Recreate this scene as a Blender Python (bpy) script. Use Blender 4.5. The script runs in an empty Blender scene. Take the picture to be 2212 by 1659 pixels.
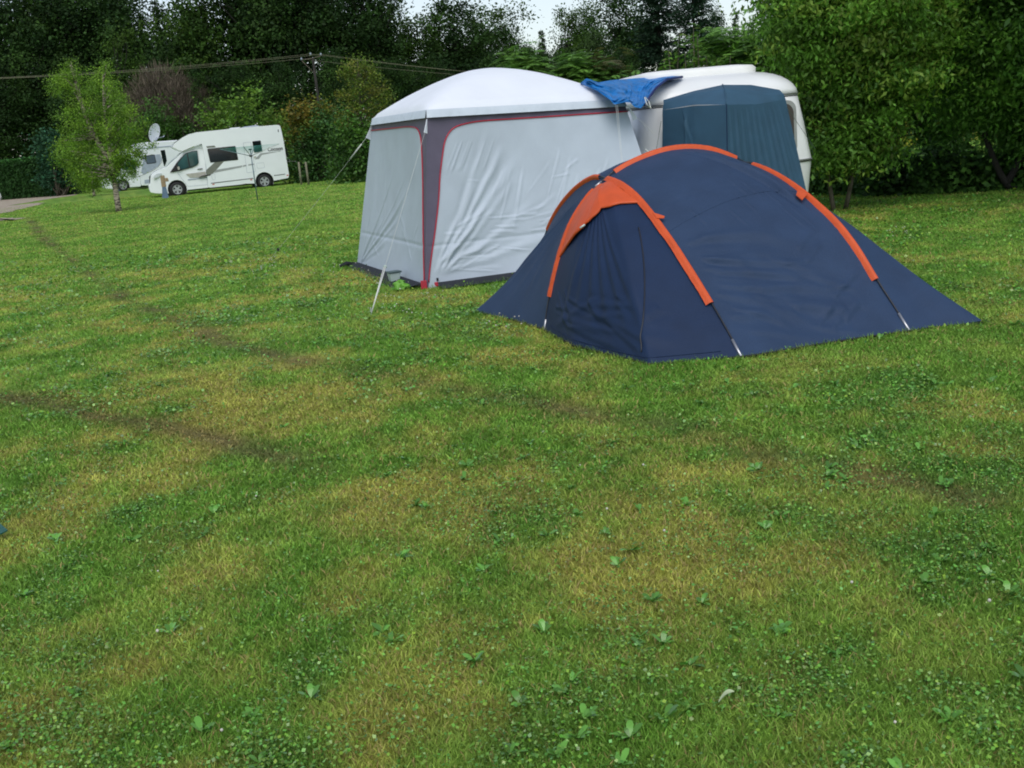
import bpy, math, random
import numpy as np
from mathutils import Vector, Matrix

R = math.radians
scene = bpy.context.scene
col = scene.collection

# ------------------------------------------------------------------ camera
CAM_H, PITCH, ROLL, FPX = 1.65, R(12.8), R(5.15), 2400.0
cp, sp, cr, sr = math.cos(PITCH), math.sin(PITCH), math.cos(ROLL), math.sin(ROLL)
FW = np.array([0, cp, -sp]); RT0 = np.array([1.0, 0, 0]); UP0 = np.array([0, sp, cp])
CR = RT0 * cr - UP0 * sr
CU = UP0 * cr + RT0 * sr
CAM = np.array([0, 0, CAM_H])
cd = bpy.data.cameras.new("camera"); co = bpy.data.objects.new("camera", cd); col.objects.link(co)
cd.sensor_width = 36; cd.lens = 36 * FPX / 2212.0; cd.clip_start = 0.05; cd.clip_end = 3000
M = Matrix(((CR[0], CU[0], -FW[0], 0), (CR[1], CU[1], -FW[1], 0), (CR[2], CU[2], -FW[2], CAM_H), (0, 0, 0, 1)))
co.matrix_world = M
scene.camera = co

# ------------------------------------------------------------------ light
SUN_EL, SUN_AZ = R(54), R(178)          # azimuth clockwise from +Y (north)
w = bpy.data.worlds.new("World"); scene.world = w; w.use_nodes = True
nt = w.node_tree; bg = nt.nodes["Background"]
sky = nt.nodes.new("ShaderNodeTexSky"); sky.sky_type = 'NISHITA'; sky.sun_disc = False
sky.sun_elevation = SUN_EL; sky.sun_rotation = SUN_AZ
sky.air_density = 1.0; sky.dust_density = 1.0; sky.ozone_density = 1.0
hs = nt.nodes.new("ShaderNodeHueSaturation"); hs.inputs["Saturation"].default_value = 0.6
nt.links.new(sky.outputs[0], hs.inputs["Color"]); nt.links.new(hs.outputs[0], bg.inputs["Color"])
bg.inputs["Strength"].default_value = 0.12
sd = bpy.data.lights.new("sun", 'SUN'); so = bpy.data.objects.new("sun", sd); col.objects.link(so)
sd.energy = 1.25; sd.angle = R(50); sd.color = (1.0, 0.965, 0.9)
sdir = Vector((math.sin(SUN_AZ) * math.cos(SUN_EL), math.cos(SUN_AZ) * math.cos(SUN_EL), math.sin(SUN_EL)))
so.rotation_euler = (-sdir).to_track_quat('-Z', 'Y').to_euler()
scene.view_settings.view_transform = 'Standard'; scene.view_settings.look = 'None'
scene.view_settings.gamma = 1.0; scene.view_settings.exposure = 0.38
scene.render.engine = 'CYCLES'
scene.cycles.filter_width = 1.9
scene.cycles.max_bounces = 6; scene.cycles.diffuse_bounces = 3; scene.cycles.transparent_max_bounces = 8
scene.cycles.use_denoising = True

# ------------------------------------------------------------------ placing (photo read at 2212 x 1659)
def ray(x, y): return FPX * FW + (x - 1106) * CR + (829.5 - y) * CU
def G(x, y, z=0.0):
    d = ray(x, y); t = (z - CAM_H) / d[2]; return CAM + t * d
def AT(x, y, Y):
    d = ray(x, y); return CAM + d * (Y / d[1])
def PL(x, y, P, Q):
    n = np.array([-(Q[1] - P[1]), Q[0] - P[0], 0.0]); d = ray(x, y)
    t = np.dot(n, np.array([P[0], P[1], 0]) - CAM) / np.dot(n, d); return CAM + t * d
def zc(ox, oy, s): return lambda x, y: (ox + x * s, oy + y * s)

# ------------------------------------------------------------------ mesh helpers
def fill(me, V, F, smooth):
    V = np.asarray(V, dtype=np.float32).reshape(-1, 3)
    if isinstance(F, np.ndarray):
        k = F.shape[1]; n = F.shape[0]
        me.vertices.add(len(V)); me.vertices.foreach_set("co", V.ravel())
        me.loops.add(n * k); me.loops.foreach_set("vertex_index", F.astype(np.int32).ravel())
        me.polygons.add(n)
        me.polygons.foreach_set("loop_start", np.arange(0, n * k, k, dtype=np.int32))
        me.polygons.foreach_set("loop_total", np.full(n, k, dtype=np.int32))
        me.update(calc_edges=True)
    else:
        me.from_pydata(V.tolist(), [], F); me.update()
    if smooth: me.polygons.foreach_set("use_smooth", np.ones(len(me.polygons), dtype=bool))

def mk(name, V, F, mat, parent=None, smooth=False, colr=None, bevel=0, seg=2):
    me = bpy.data.meshes.new(name); off = np.array([0, 0, 0.0])
    root = parent
    while root is not None:
        if root.get("_w"): off = np.array(root.location); break
        root = root.parent
    V = np.asarray(V, dtype=float).reshape(-1, 3) - off
    fill(me, V, F, smooth)
    if colr is not None:
        a = me.attributes.new("tint", 'FLOAT_COLOR', 'FACE')
        c = np.ones((len(me.polygons), 4), dtype=np.float32); c[:, :3] = colr
        a.data.foreach_set("color", c.ravel())
    if mat: me.materials.append(mat)
    o = bpy.data.objects.new(name, me); col.objects.link(o)
    if parent is not None: o.parent = parent
    if bevel:
        b = o.modifiers.new("bevel", 'BEVEL'); b.width = bevel; b.segments = seg; b.limit_method = 'ANGLE'; b.angle_limit = R(35)
        me.polygons.foreach_set("use_smooth", np.ones(len(me.polygons), dtype=bool))
        wn = o.modifiers.new("wn", 'WEIGHTED_NORMAL')
    return o

def thing(name, label, cat, loc, group=None, world=True, rz=0):
    o = bpy.data.objects.new(name, None); col.objects.link(o); o.empty_display_size = .2
    o.location = tuple(float(v) for v in loc); o.rotation_euler = (0, 0, rz); o["label"] = label; o["category"] = cat
    if world: o["_w"] = 1
    if group: o["group"] = group
    return o
def tag(o, label, cat, group=None):
    o["label"] = label; o["category"] = cat
    if group: o["group"] = group
    return o
def struct(o): o["kind"] = "structure"; return o
def relabel(o, label): o["label"] = label; return o

class MB:
    def __init__(s): s.V = []; s.F = []
    def add(s, V, F):
        b = len(s.V); s.V += [tuple(map(float, v)) for v in V]; s.F += [tuple(int(i) + b for i in f) for f in F]; return s
    def box(s, c, d, rz=0, M3=None):
        c = np.array(c, float); h = np.array(d, float) / 2; v = []
        for i in (-1, 1):
            for j in (-1, 1):
                for k in (-1, 1):
                    p = np.array([i * h[0], j * h[1], k * h[2]])
                    if M3 is not None: p = M3 @ p
                    elif rz: p = np.array([p[0] * math.cos(rz) - p[1] * math.sin(rz), p[0] * math.sin(rz) + p[1] * math.cos(rz), p[2]])
                    v.append(c + p)
        return s.add(v, [(0, 1, 3, 2), (4, 6, 7, 5), (0, 4, 5, 1), (2, 3, 7, 6), (0, 2, 6, 4), (1, 5, 7, 3)])
    def tube(s, path, r, n=8, cap=True):
        P = np.array(path, float); m = len(P); rr = np.full(m, r, float) if np.isscalar(r) else np.array(r, float)
        T = np.gradient(P, axis=0); T /= np.linalg.norm(T, axis=1)[:, None] + 1e-12
        ref = np.array([0, 0, 1.0]) if abs(T[0][2]) < .9 else np.array([1.0, 0, 0]); V = []
        u = np.cross(T[0], ref); u /= np.linalg.norm(u)
        for i in range(m):
            u = u - T[i] * np.dot(u, T[i]); u /= np.linalg.norm(u) + 1e-12; v = np.cross(T[i], u)
            for k in range(n):
                a = 2 * math.pi * k / n; V.append(P[i] + rr[i] * (math.cos(a) * u + math.sin(a) * v))
        F = [(i * n + k, i * n + (k + 1) % n, (i + 1) * n + (k + 1) % n, (i + 1) * n + k) for i in range(m - 1) for k in range(n)]
        if cap: F += [tuple(range(n))[::-1], tuple((m - 1) * n + k for k in range(n))]
        return s.add(V, F)
    def prism(s, poly, y0, y1):       # polygon in local x,z extruded along y
        n = len(poly); V = [(p[0], y0, p[1]) for p in poly] + [(p[0], y1, p[1]) for p in poly]
        F = [tuple(range(n)), tuple(range(2 * n - 1, n - 1, -1))] + [(i, i + n, (i + 1) % n + n, (i + 1) % n) for i in range(n)]
        return s.add(V, F)
    def lathe(s, prof, c, axis='z', n=24, cap=True):
        V = []; m = len(prof)
        for (r, h) in prof:
            for k in range(n):
                a = 2 * math.pi * k / n
                p = (r * math.cos(a), r * math.sin(a), h) if axis == 'z' else (r * math.cos(a), h, r * math.sin(a))
                V.append(np.array(c) + p)
        F = [(i * n + k, i * n + (k + 1) % n, (i + 1) * n + (k + 1) % n, (i + 1) * n + k) for i in range(m - 1) for k in range(n)]
        if cap: F += [tuple(range(n))[::-1], tuple((m - 1) * n + k for k in range(n))]
        return s.add(V, F)
    def build(s, name, mat, parent=None, smooth=False, **k): return mk(name, s.V, s.F, mat, parent, smooth, **k)

def gridF(nu, nv):
    i = np.arange(nu - 1)[:, None]; j = np.arange(nv - 1)[None, :]; a = (i * nv + j)
    return np.stack([a, a + 1, a + nv + 1, a + nv], -1).reshape(-1, 4)
def resample(P, n):
    P = np.array(P, float)
    for _ in range(2):     # chaikin
        Q = [P[0]]
        for a, b in zip(P[:-1], P[1:]): Q += [.75 * a + .25 * b, .25 * a + .75 * b]
        Q.append(P[-1]); P = np.array(Q)
    return resample0(P, n)
def resample0(P, n):
    P = np.array(P, float); d = np.r_[0, np.cumsum(np.linalg.norm(np.diff(P, axis=0), axis=1))]
    t = np.linspace(0, d[-1], n); return np.stack([np.interp(t, d, P[:, k]) for k in range(P.shape[1])], 1)
def normals(Gd):
    du = np.gradient(Gd, axis=0); dv = np.gradient(Gd, axis=1); n = np.cross(du, dv)
    return n / (np.linalg.norm(n, axis=2)[..., None] + 1e-9)
def coons(top, bot, left, right):      # top/bot along u (left->right), left/right along v (top->bottom)
    nu, nv = len(top), len(left); u = np.linspace(0, 1, nu)[:, None, None]; v = np.linspace(0, 1, nv)[None, :, None]
    return (1 - v) * top[:, None] + v * bot[:, None] + (1 - u) * left[None] + u * right[None] \
        - ((1 - u) * (1 - v) * top[0] + u * (1 - v) * top[-1] + (1 - u) * v * bot[0] + u * v * bot[-1])

# numpy noise
def _h(i, j, s):
    n = (i * 374761393 + j * 668265263 + s * 1442695041) & 0xffffffff
    n = ((n ^ (n >> 13)) * 1274126177) & 0xffffffff
    return ((n ^ (n >> 16)) & 0xffff) / 65535.0
def vn(x, y, s=0):
    x = np.asarray(x, float); y = np.asarray(y, float)
    i = np.floor(x).astype(np.int64); j = np.floor(y).astype(np.int64); fx = x - i; fy = y - j
    fx = fx * fx * (3 - 2 * fx); fy = fy * fy * (3 - 2 * fy)
    return (_h(i, j, s) * (1 - fx) + _h(i + 1, j, s) * fx) * (1 - fy) + (_h(i, j + 1, s) * (1 - fx) + _h(i + 1, j + 1, s) * fx) * fy
def fbm(x, y, s=0, o=4):
    r = 0; a = .5; t = 0
    for k in range(o): r = r + a * vn(x * 2 ** k, y * 2 ** k, s + k); t += a; a *= .5
    return r / t
def sm(a, b, x): t = np.clip((x - a) / (b - a), 0, 1); return t * t * (3 - 2 * t)

def creases(S, T, lines):      # fabric folds: height over surface coordinates in metres
    H = np.zeros_like(S)
    for (x0, y0, x1, y1, wd, amp) in lines:
        dx, dy = x1 - x0, y1 - y0; L = math.hypot(dx, dy) + 1e-9; dx /= L; dy /= L
        a = (S - x0) * dx + (T - y0) * dy; b = -(S - x0) * dy + (T - y0) * dx
        b = b + .9 * wd * (fbm(a * 3 + x0 * 7, b * 2 + y0 * 5, 3, 2) - .5)
        ww = wd * (.35 + .65 * np.clip(a / L, 0, 1)); e = sm(0, .12, a / L) * (1 - sm(.75, 1, a / L))
        q = b / ww; H += amp * e * (np.exp(-q * q) - .5 * np.exp(-(q - 1.5) ** 2))
    return H

# ------------------------------------------------------------------ materials
def newmat(name):
    m = bpy.data.materials.new(name); m.use_nodes = True; return m, m.node_tree, m.node_tree.nodes["Principled BSDF"]
def mat(name, c, rough=.6, metal=0, var=.12, scale=6, bump=0, bscale=60, c2=None, spec=.5, coat=0, trans=0):
    m, t, b = newmat(name); N = t.nodes; L = t.links
    co_ = N.new("ShaderNodeTexCoord"); no = N.new("ShaderNodeTexNoise"); no.inputs["Scale"].default_value = scale
    no.inputs["Detail"].default_value = 5; L.new(co_.outputs["Object"], no.inputs["Vector"])
    rp = N.new("ShaderNodeValToRGB"); rp.color_ramp.elements[0].position = .3; rp.color_ramp.elements[1].position = .7
    if c2 is None: a = [max(0, x * (1 - var)) for x in c]; z = [min(1, x * (1 + var)) for x in c]
    else: a, z = c, c2
    rp.color_ramp.elements[0].color = (*a, 1); rp.color_ramp.elements[1].color = (*z, 1)
    L.new(no.outputs["Fac"], rp.inputs[0]); L.new(rp.outputs[0], b.inputs["Base Color"])
    b.inputs["Roughness"].default_value = rough; b.inputs["Metallic"].default_value = metal
    b.inputs["Specular IOR Level"].default_value = spec; b.inputs["Coat Weight"].default_value = coat
    b.inputs["Transmission Weight"].default_value = trans
    if bump:
        n2 = N.new("ShaderNodeTexNoise"); n2.inputs["Scale"].default_value = bscale; n2.inputs["Detail"].default_value = 4
        L.new(co_.outputs["Object"], n2.inputs["Vector"]); bp = N.new("ShaderNodeBump"); bp.inputs["Strength"].default_value = bump
        bp.inputs["Distance"].default_value = .02; L.new(n2.outputs["Fac"], bp.inputs["Height"]); L.new(bp.outputs[0], b.inputs["Normal"])
    return m
def leafmat(name, rough=.5, transl=.3, spec=.3, var=.25, scale=3.0):
    m, t, b = newmat(name); N = t.nodes; L = t.links
    at = N.new("ShaderNodeAttribute"); at.attribute_name = "tint"
    co_ = N.new("ShaderNodeTexCoord"); no = N.new("ShaderNodeTexNoise"); no.inputs["Scale"].default_value = scale
    L.new(co_.outputs["Object"], no.inputs["Vector"])
    mp = N.new("ShaderNodeMapRange"); mp.inputs[1].default_value = .3; mp.inputs[2].default_value = .7
    mp.inputs[3].default_value = 1 - var; mp.inputs[4].default_value = 1 + var; L.new(no.outputs["Fac"], mp.inputs[0])
    mx = N.new("ShaderNodeVectorMath"); mx.operation = 'SCALE'; L.new(at.outputs["Color"], mx.inputs[0]); L.new(mp.outputs[0], mx.inputs["Scale"])
    L.new(mx.outputs[0], b.inputs["Base Color"]); b.inputs["Roughness"].default_value = rough; b.inputs["Specular IOR Level"].default_value = spec
    tr = N.new("ShaderNodeBsdfTranslucent"); L.new(mx.outputs[0], tr.inputs["Color"])
    ms = N.new("ShaderNodeMixShader"); ms.inputs[0].default_value = transl
    L.new(b.outputs[0], ms.inputs[1]); L.new(tr.outputs[0], ms.inputs[2]); L.new(ms.outputs[0], N["Material Output"].inputs["Surface"])
    return m

MT = {}
MT['grey_fab'] = mat("pale grey polyester", (.47, .54, .62), .55, var=.05, scale=3, bump=.12, bscale=90)
MT['roof_fab'] = mat("white roof cloth", (.80, .84, .90), .6, var=.03, scale=2, bump=.08, bscale=60)
MT['mauve'] = mat("mauve grey cloth", (.115, .10, .15), .6, var=.08, scale=5, bump=.12, bscale=90)
MT['red'] = mat("red piping", (.42, .02, .045), .5)
MT['flap'] = mat("charcoal groundsheet", (.010, .013, .020), .8, bump=.4, bscale=30)
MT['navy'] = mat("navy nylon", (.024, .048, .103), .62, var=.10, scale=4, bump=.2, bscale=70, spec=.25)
MT['navy2'] = mat("navy nylon darkened as shade", (.010, .026, .070), .62, var=.10, scale=4, bump=.15, bscale=70, spec=.25)  # tent navy darkened, so the door side's shade is in the colour
MT['orange'] = mat("orange nylon", (.62, .085, .014), .55, var=.08, scale=8, bump=.15, bscale=60)
MT['pole'] = mat("dark fibreglass pole", (.02, .022, .028), .35)
MT['steel'] = mat("bare steel", (.6, .6, .62), .35, metal=.8)
MT['canvas'] = mat("teal blue canvas", (.028, .085, .145), .75, var=.10, scale=5, bump=.2, bscale=150)
MT['tarp'] = mat("blue plastic tarpaulin", (.004, .155, .46), .42, var=.3, scale=9, bump=.35, bscale=28)
MT['tarpedge'] = mat("navy tarp hem", (.01, .02, .12), .5)
MT['cara'] = mat("cream white caravan paint", (.80, .82, .82), .3, var=.04, scale=2, spec=.5, coat=.2)
MT['lid'] = mat("ivory roof lid", (.82, .83, .81), .4, var=.04, scale=2)
MT['alu'] = mat("dull aluminium trim", (.35, .36, .36), .4, metal=.7)
MT['rubber'] = mat("black rubber", (.012, .012, .013), .7)
MT['glass'] = mat("dark tinted window", (.008, .012, .014), .06, var=.2, scale=2, spec=.8)
MT['cabglass'] = mat("cab window glass", (.01, .035, .035), .05, c2=(.04, .12, .12), scale=1.3, spec=.8)
MT['white'] = mat("white vehicle paint", (.80, .84, .86), .25, var=.03, scale=1.5, coat=.4)
MT['white2'] = mat("second white vehicle paint", (.74, .78, .81), .3, var=.04, scale=1.5, coat=.3)
MT['palegrey'] = mat("pale grey decal", (.33, .38, .46), .4)
MT['decal'] = mat("grey green decal", (.16, .17, .14), .4)
MT['decal2'] = mat("light grey decal", (.32, .34, .34), .4)
MT['darkdecal'] = mat("charcoal decal", (.05, .05, .05), .4)
MT['beige'] = mat("champagne decal", (.42, .41, .36), .4)
MT['lamp'] = mat("clear lamp lens", (.55, .6, .62), .12, spec=.8)
MT['amber'] = mat("amber reflector", (.5, .07, .03), .3)
MT['hub'] = mat("silver wheel trim", (.5, .52, .54), .3, metal=.5)
MT['teal'] = mat("green clothes line", (.08, .36, .30), .5)
MT['dryer'] = mat("grey green painted tube", (.13, .19, .22), .4, metal=.3)
MT['bluepost'] = mat("blue grey post paint", (.10, .16, .24), .7, bump=.3)
MT['wood'] = mat("weathered wood", (.30, .22, .13), .8, var=.25, scale=12, bump=.4)
MT['stake'] = mat("old grey stake", (.20, .19, .13), .85, var=.2, scale=12, bump=.4)
MT['rope'] = mat("white guy rope", (.62, .64, .60), .7)
MT['darkrope'] = mat("dark green cord", (.02, .05, .03), .7)
MT['greenstrap'] = mat("bottle green strap", (.008, .09, .065), .45, bump=.3)
MT['lime'] = mat("lime green plastic", (.13, .36, .03), .5, bump=.5, bscale=40)
MT['tub'] = mat("translucent white tub", (.45, .55, .52), .35)
MT['tubrim'] = mat("dark tub rim", (.06, .10, .10), .4)
MT['bark'] = mat("grey brown bark", (.095, .085, .06), .9, var=.35, scale=14, bump=.7, bscale=30)
MT['darkbark'] = mat("dark bark", (.022, .02, .016), .9, var=.3, scale=6, bump=.6)
MT['leaf'] = leafmat("broad leaf")
MT['darkleaf'] = leafmat("dark leaf", transl=.15, rough=.6, spec=.15)
MT['blade'] = leafmat("grass blade", rough=.55, transl=.25, spec=.2, var=.12)
MT['weed'] = leafmat("clover leaf", rough=.2, transl=.2, spec=.6, var=.15)
MT['twig'] = leafmat("dead twig", rough=.9, transl=0, spec=.1)
def birchbark():
    m, t, b = newmat("white birch bark"); N = t.nodes; L = t.links
    c = N.new("ShaderNodeTexCoord"); mp = N.new("ShaderNodeMapping"); mp.inputs["Scale"].default_value = (3, 3, 14)
    n = N.new("ShaderNodeTexNoise"); n.inputs["Scale"].default_value = 2.2; n.inputs["Detail"].default_value = 4
    r = N.new("ShaderNodeValToRGB"); r.color_ramp.elements[0].position = .42; r.color_ramp.elements[1].position = .55
    r.color_ramp.elements[0].color = (.05, .04, .03, 1); r.color_ramp.elements[1].color = (.42, .36, .28, 1)
    L.new(c.outputs["Object"], mp.inputs[0]); L.new(mp.outputs[0], n.inputs["Vector"]); L.new(n.outputs["Fac"], r.inputs[0])
    L.new(r.outputs[0], b.inputs["Base Color"]); b.inputs["Roughness"].default_value = .8; return m
MT['birch'] = birchbark()

# ------------------------------------------------------------------ lawn
rng = np.random.default_rng(7)
TR = [[(60, 470), (100, 520), (180, 580), (260, 640), (370, 690), (500, 745), (680, 790), (860, 815), (1000, 848), (1150, 868), (1250, 890), (1400, 905), (1520, 940), (1650, 985), (1800, 1010), (1950, 1045), (2100, 1075)],
      [(-60, 850), (100, 870), (200, 900), (330, 915), (450, 945), (560, 980), (640, 1000), (700, 1018)]]
TRW = [np.array([G(x, y)[:2] for x, y in t]) for t in TR]
def segdist(x, y, P):
    d = np.full(x.shape, 1e9); par = np.zeros(x.shape)
    for k, (a, b) in enumerate(zip(P[:-1], P[1:])):
        e = b - a; L2 = e @ e; t = np.clip(((x - a[0]) * e[0] + (y - a[1]) * e[1]) / L2, 0, 1)
        q = np.hypot(x - a[0] - t * e[0], y - a[1] - t * e[1]); m = q < d; d = np.where(m, q, d); par = np.where(m, k + t, par)
    return d, par
def lawn_masks(x, y):
    n1 = fbm(x * .55, y * .42, 11, 4); n2 = fbm(x * 2.1, y * 1.6, 23, 4); n3 = fbm(x * 6, y * 5, 31, 3); n4 = fbm(x * 1.0, y * .8, 41, 4)
    near = 1 - sm(13, 24, y)
    leftw = np.exp(-((x + 2.6) / 2.4) ** 2 - ((y - 8.5) / 4.5) ** 2)
    dry = .54 * sm(.45, .70, .36 * n1 + .34 * n2 + .30 * fbm(x * 4.3, y * 3.4, 67, 3) + .07 * leftw + .10 * (n3 - .5)) * (.25 + .75 * near)
    clover = sm(.45, .72, .3 * n4 + .35 * fbm(x * 2.6, y * 2.2, 57, 3) + .35 * fbm(x * 6.1, y * 5.2, 59, 2)) * (.3 + .7 * near)
    bare = np.zeros_like(n1)
    for P in TRW:
        d, par = segdist(x, y, P); wd = .10 + .12 * fbm(par * 1.3, par * 0 + 3, 5, 2)
        bare = np.maximum(bare, np.exp(-(d / wd) ** 2) * (.38 + .55 * sm(.38, .60, fbm(x * 1.5 + 4, y * 1.1, 71, 3))) * (.50 + .5 * n3))
    return dry, clover, np.clip(bare, 0, 1), n1, n2, n3
def lawn_colour(x, y):
    dry, clover, bare, n1, n2, n3 = lawn_masks(x, y)
    g1 = np.array([.165, .335, .045]); g2 = np.array([.270, .425, .070]); t = sm(.3, .7, n2)[..., None]
    c = g1 * (1 - t) + g2 * t
    c = c * (1 - .55 * clover[..., None]) + np.array([.085, .235, .045]) * .55 * clover[..., None]
    dk = (dry * .95)[..., None]; c = c * (1 - dk) + np.array([.54, .42, .11]) * dk
    bk = bare[..., None]; c = c * (1 - bk) + np.array([.15, .115, .055]) * bk
    return c * (.66 + .34 * n3[..., None] + .36 * fbm(x * 15, y * 12, 83, 2)[..., None])

ys = np.concatenate([[-30, -8, 0], np.geomspace(2.2, 45, 420), np.geomspace(47, 1500, 60)])
us = np.linspace(-1, 1, 421)
Yg, Ug = np.meshgrid(ys, us, indexing='ij')
Xg = Ug * np.where(Yg < 2.2, 40, .62 * Yg + 1.0); Xg = np.where(np.abs(Ug) > .99, np.sign(Ug) * (600 + np.abs(Yg)), Xg)
Zg = (.03 * (fbm(Xg * 1.7, Yg * 1.5, 91, 3) - .5)) * (1 - sm(9, 20, Yg)) * sm(1, 2.5, Yg)
gme = bpy.data.meshes.new("lawn")
fill(gme, np.stack([Xg, Yg, Zg], -1).reshape(-1, 3), gridF(len(ys), len(us))[:, ::-1], True)
ca = gme.attributes.new("tint", 'FLOAT_COLOR', 'POINT'); cc = np.ones((Xg.size, 4), np.float32)
cc[:, :3] = lawn_colour(Xg, Yg).reshape(-1, 3) * .72; ca.data.foreach_set("color", cc.ravel())
def lawnmat():
    m, t, b = newmat("mown grass ground"); N = t.nodes; L = t.links
    at = N.new("ShaderNodeAttribute"); at.attribute_name = "tint"; c = N.new("ShaderNodeTexCoord")
    n = N.new("ShaderNodeTexNoise"); n.inputs["Scale"].default_value = 22; n.inputs["Detail"].default_value = 6; n.inputs["Roughness"].default_value = .75
    L.new(c.outputs["Object"], n.inputs["Vector"])
    n3 = N.new("ShaderNodeTexNoise"); n3.inputs["Scale"].default_value = .9; n3.inputs["Detail"].default_value = 5; L.new(c.outputs["Object"], n3.inputs["Vector"])
    mp = N.new("ShaderNodeMapRange"); mp.inputs[1].default_value = .3; mp.inputs[2].default_value = .7; mp.inputs[3].default_value = .6; mp.inputs[4].default_value = 1.4
    L.new(n.outputs["Fac"], mp.inputs[0])
    mp2 = N.new("ShaderNodeMapRange"); mp2.inputs[1].default_value = .35; mp2.inputs[2].default_value = .65; mp2.inputs[3].default_value = .85; mp2.inputs[4].default_value = 1.15
    L.new(n3.outputs["Fac"], mp2.inputs[0]); mu = N.new("ShaderNodeMath"); mu.operation = 'MULTIPLY'; L.new(mp.outputs[0], mu.inputs[0]); L.new(mp2.outputs[0], mu.inputs[1])
    mx = N.new("ShaderNodeVectorMath"); mx.operation = 'SCALE'; L.new(at.outputs["Color"], mx.inputs[0]); L.new(mu.outputs[0], mx.inputs["Scale"])
    L.new(mx.outputs[0], b.inputs["Base Color"]); b.inputs["Roughness"].default_value = .9; b.inputs["Specular IOR Level"].default_value = .15
    bp = N.new("ShaderNodeBump"); bp.inputs["Strength"].default_value = .6; bp.inputs["Distance"].default_value = .03
    L.new(n.outputs["Fac"], bp.inputs["Height"]); L.new(bp.outputs[0], b.inputs["Normal"]); return m
gme.materials.append(lawnmat())
lawn = bpy.data.objects.new("lawn", gme); col.objects.link(lawn); struct(lawn)
def gz(x, y): return (.03 * (fbm(x * 1.7, y * 1.5, 91, 3) - .5)) * (1 - sm(9, 20, y)) * sm(1, 2.5, y)

def blades(n, y0, y1, hmul=1.0, seg=2):
    Y = np.exp(rng.uniform(math.log(y0), math.log(y1), n)); X = rng.uniform(-1, 1, n) * (.50 * Y + .25)
    dry, clover, bare, n1, n2, n3 = lawn_masks(X, Y)
    keep = rng.uniform(0, 1, n) > bare * .75; X, Y = X[keep], Y[keep]; dry = dry[keep]; bare = bare[keep]; n3k = n3[keep]; n = len(X)
    C = lawn_colour(X, Y)
    h = (.013 + .018 * rng.random(n)) * (.75 + .6 * n3k) * hmul * (1 - .35 * dry) * (1 - .5 * bare)
    wd = np.maximum(.0018, .00068 * Y) * (.7 + .6 * rng.random(n))
    a = rng.uniform(0, 2 * math.pi, n); le = h * rng.uniform(.2, 1.3, n); b = rng.uniform(0, 2 * math.pi, n)
    Z = gz(X, Y); P = np.stack([X, Y, Z], 1); s = np.stack([np.cos(a), np.sin(a), 0 * a], 1) * wd[:, None]
    d = np.stack([np.cos(b) * le, np.sin(b) * le, h], 1); C = C * rng.uniform(.62, 1.45, n)[:, None]
    sw = rng.random(n); straw = (sw < .06 + .3 * dry)[:, None]; C = np.where(straw, np.array([.46, .37, .14]) * rng.uniform(.6, 1.2, n)[:, None], C)
    if seg == 2:
        mid = P + d * np.array([.35, .35, .6])
        V = np.stack([P - s, P + s, mid + s * .8, mid - s * .8, P + d], 1).reshape(-1, 3)
        b0 = np.arange(n)[:, None] * 5; return V, [(b0 + [0, 1, 2, 3]), (b0 + [3, 2, 4])], C
    V = np.stack([P - s, P + s, P + d], 1).reshape(-1, 3); return V, [None, np.arange(n)[:, None] * 3 + [0, 1, 2]], C
def tri_mesh(name, V, T, C, m):
    me = bpy.data.meshes.new(name); fill(me, V, T, False)
    a = me.attributes.new("tint", 'FLOAT_COLOR', 'FACE'); c = np.ones((len(T), 4), np.float32); c[:, :3] = C; a.data.foreach_set("color", c.ravel())
    me.materials.append(m); o = bpy.data.objects.new(name, me); col.objects.link(o); return o
V1, F1, C1 = blades(380000, 2.2, 8.5); q = F1[0]; T1 = np.concatenate([q[:, [0, 1, 2]], q[:, [0, 2, 3]], F1[1]])
V2, F2, C2 = blades(460000, 6.5, 60, 1.1, 1)
o = tri_mesh("short_grass", np.concatenate([V1, V2]), np.concatenate([T1, F2[1] + len(V1)]), np.concatenate([C1, C1, C1, C2]), MT['blade'])
o["kind"] = "stuff"; tag(o, "short mown grass growing all over the lawn", "grass")

def leafquads(P, size, asp, ax, nr, fold=.0):     # P n,3 ; ax leaf axis ; nr normal
    ax = ax / (np.linalg.norm(ax, axis=1)[:, None] + 1e-9); sd_ = np.cross(nr, ax); sd_ /= np.linalg.norm(sd_, axis=1)[:, None] + 1e-9
    s = size[:, None]; m = P + ax * s * .45; wv = sd_ * s * asp / 2
    up = np.cross(ax, sd_) * s * fold
    V = np.stack([P, m + wv + up, P + ax * s, m - wv + up], 1).reshape(-1, 3); n = len(P)
    return V, np.arange(n)[:, None] * 4 + np.array([0, 1, 2, 3])
def rdir(n, up=0.0):
    v = rng.normal(size=(n, 3)); v[:, 2] += up; return v / np.linalg.norm(v, axis=1)[:, None]
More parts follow.
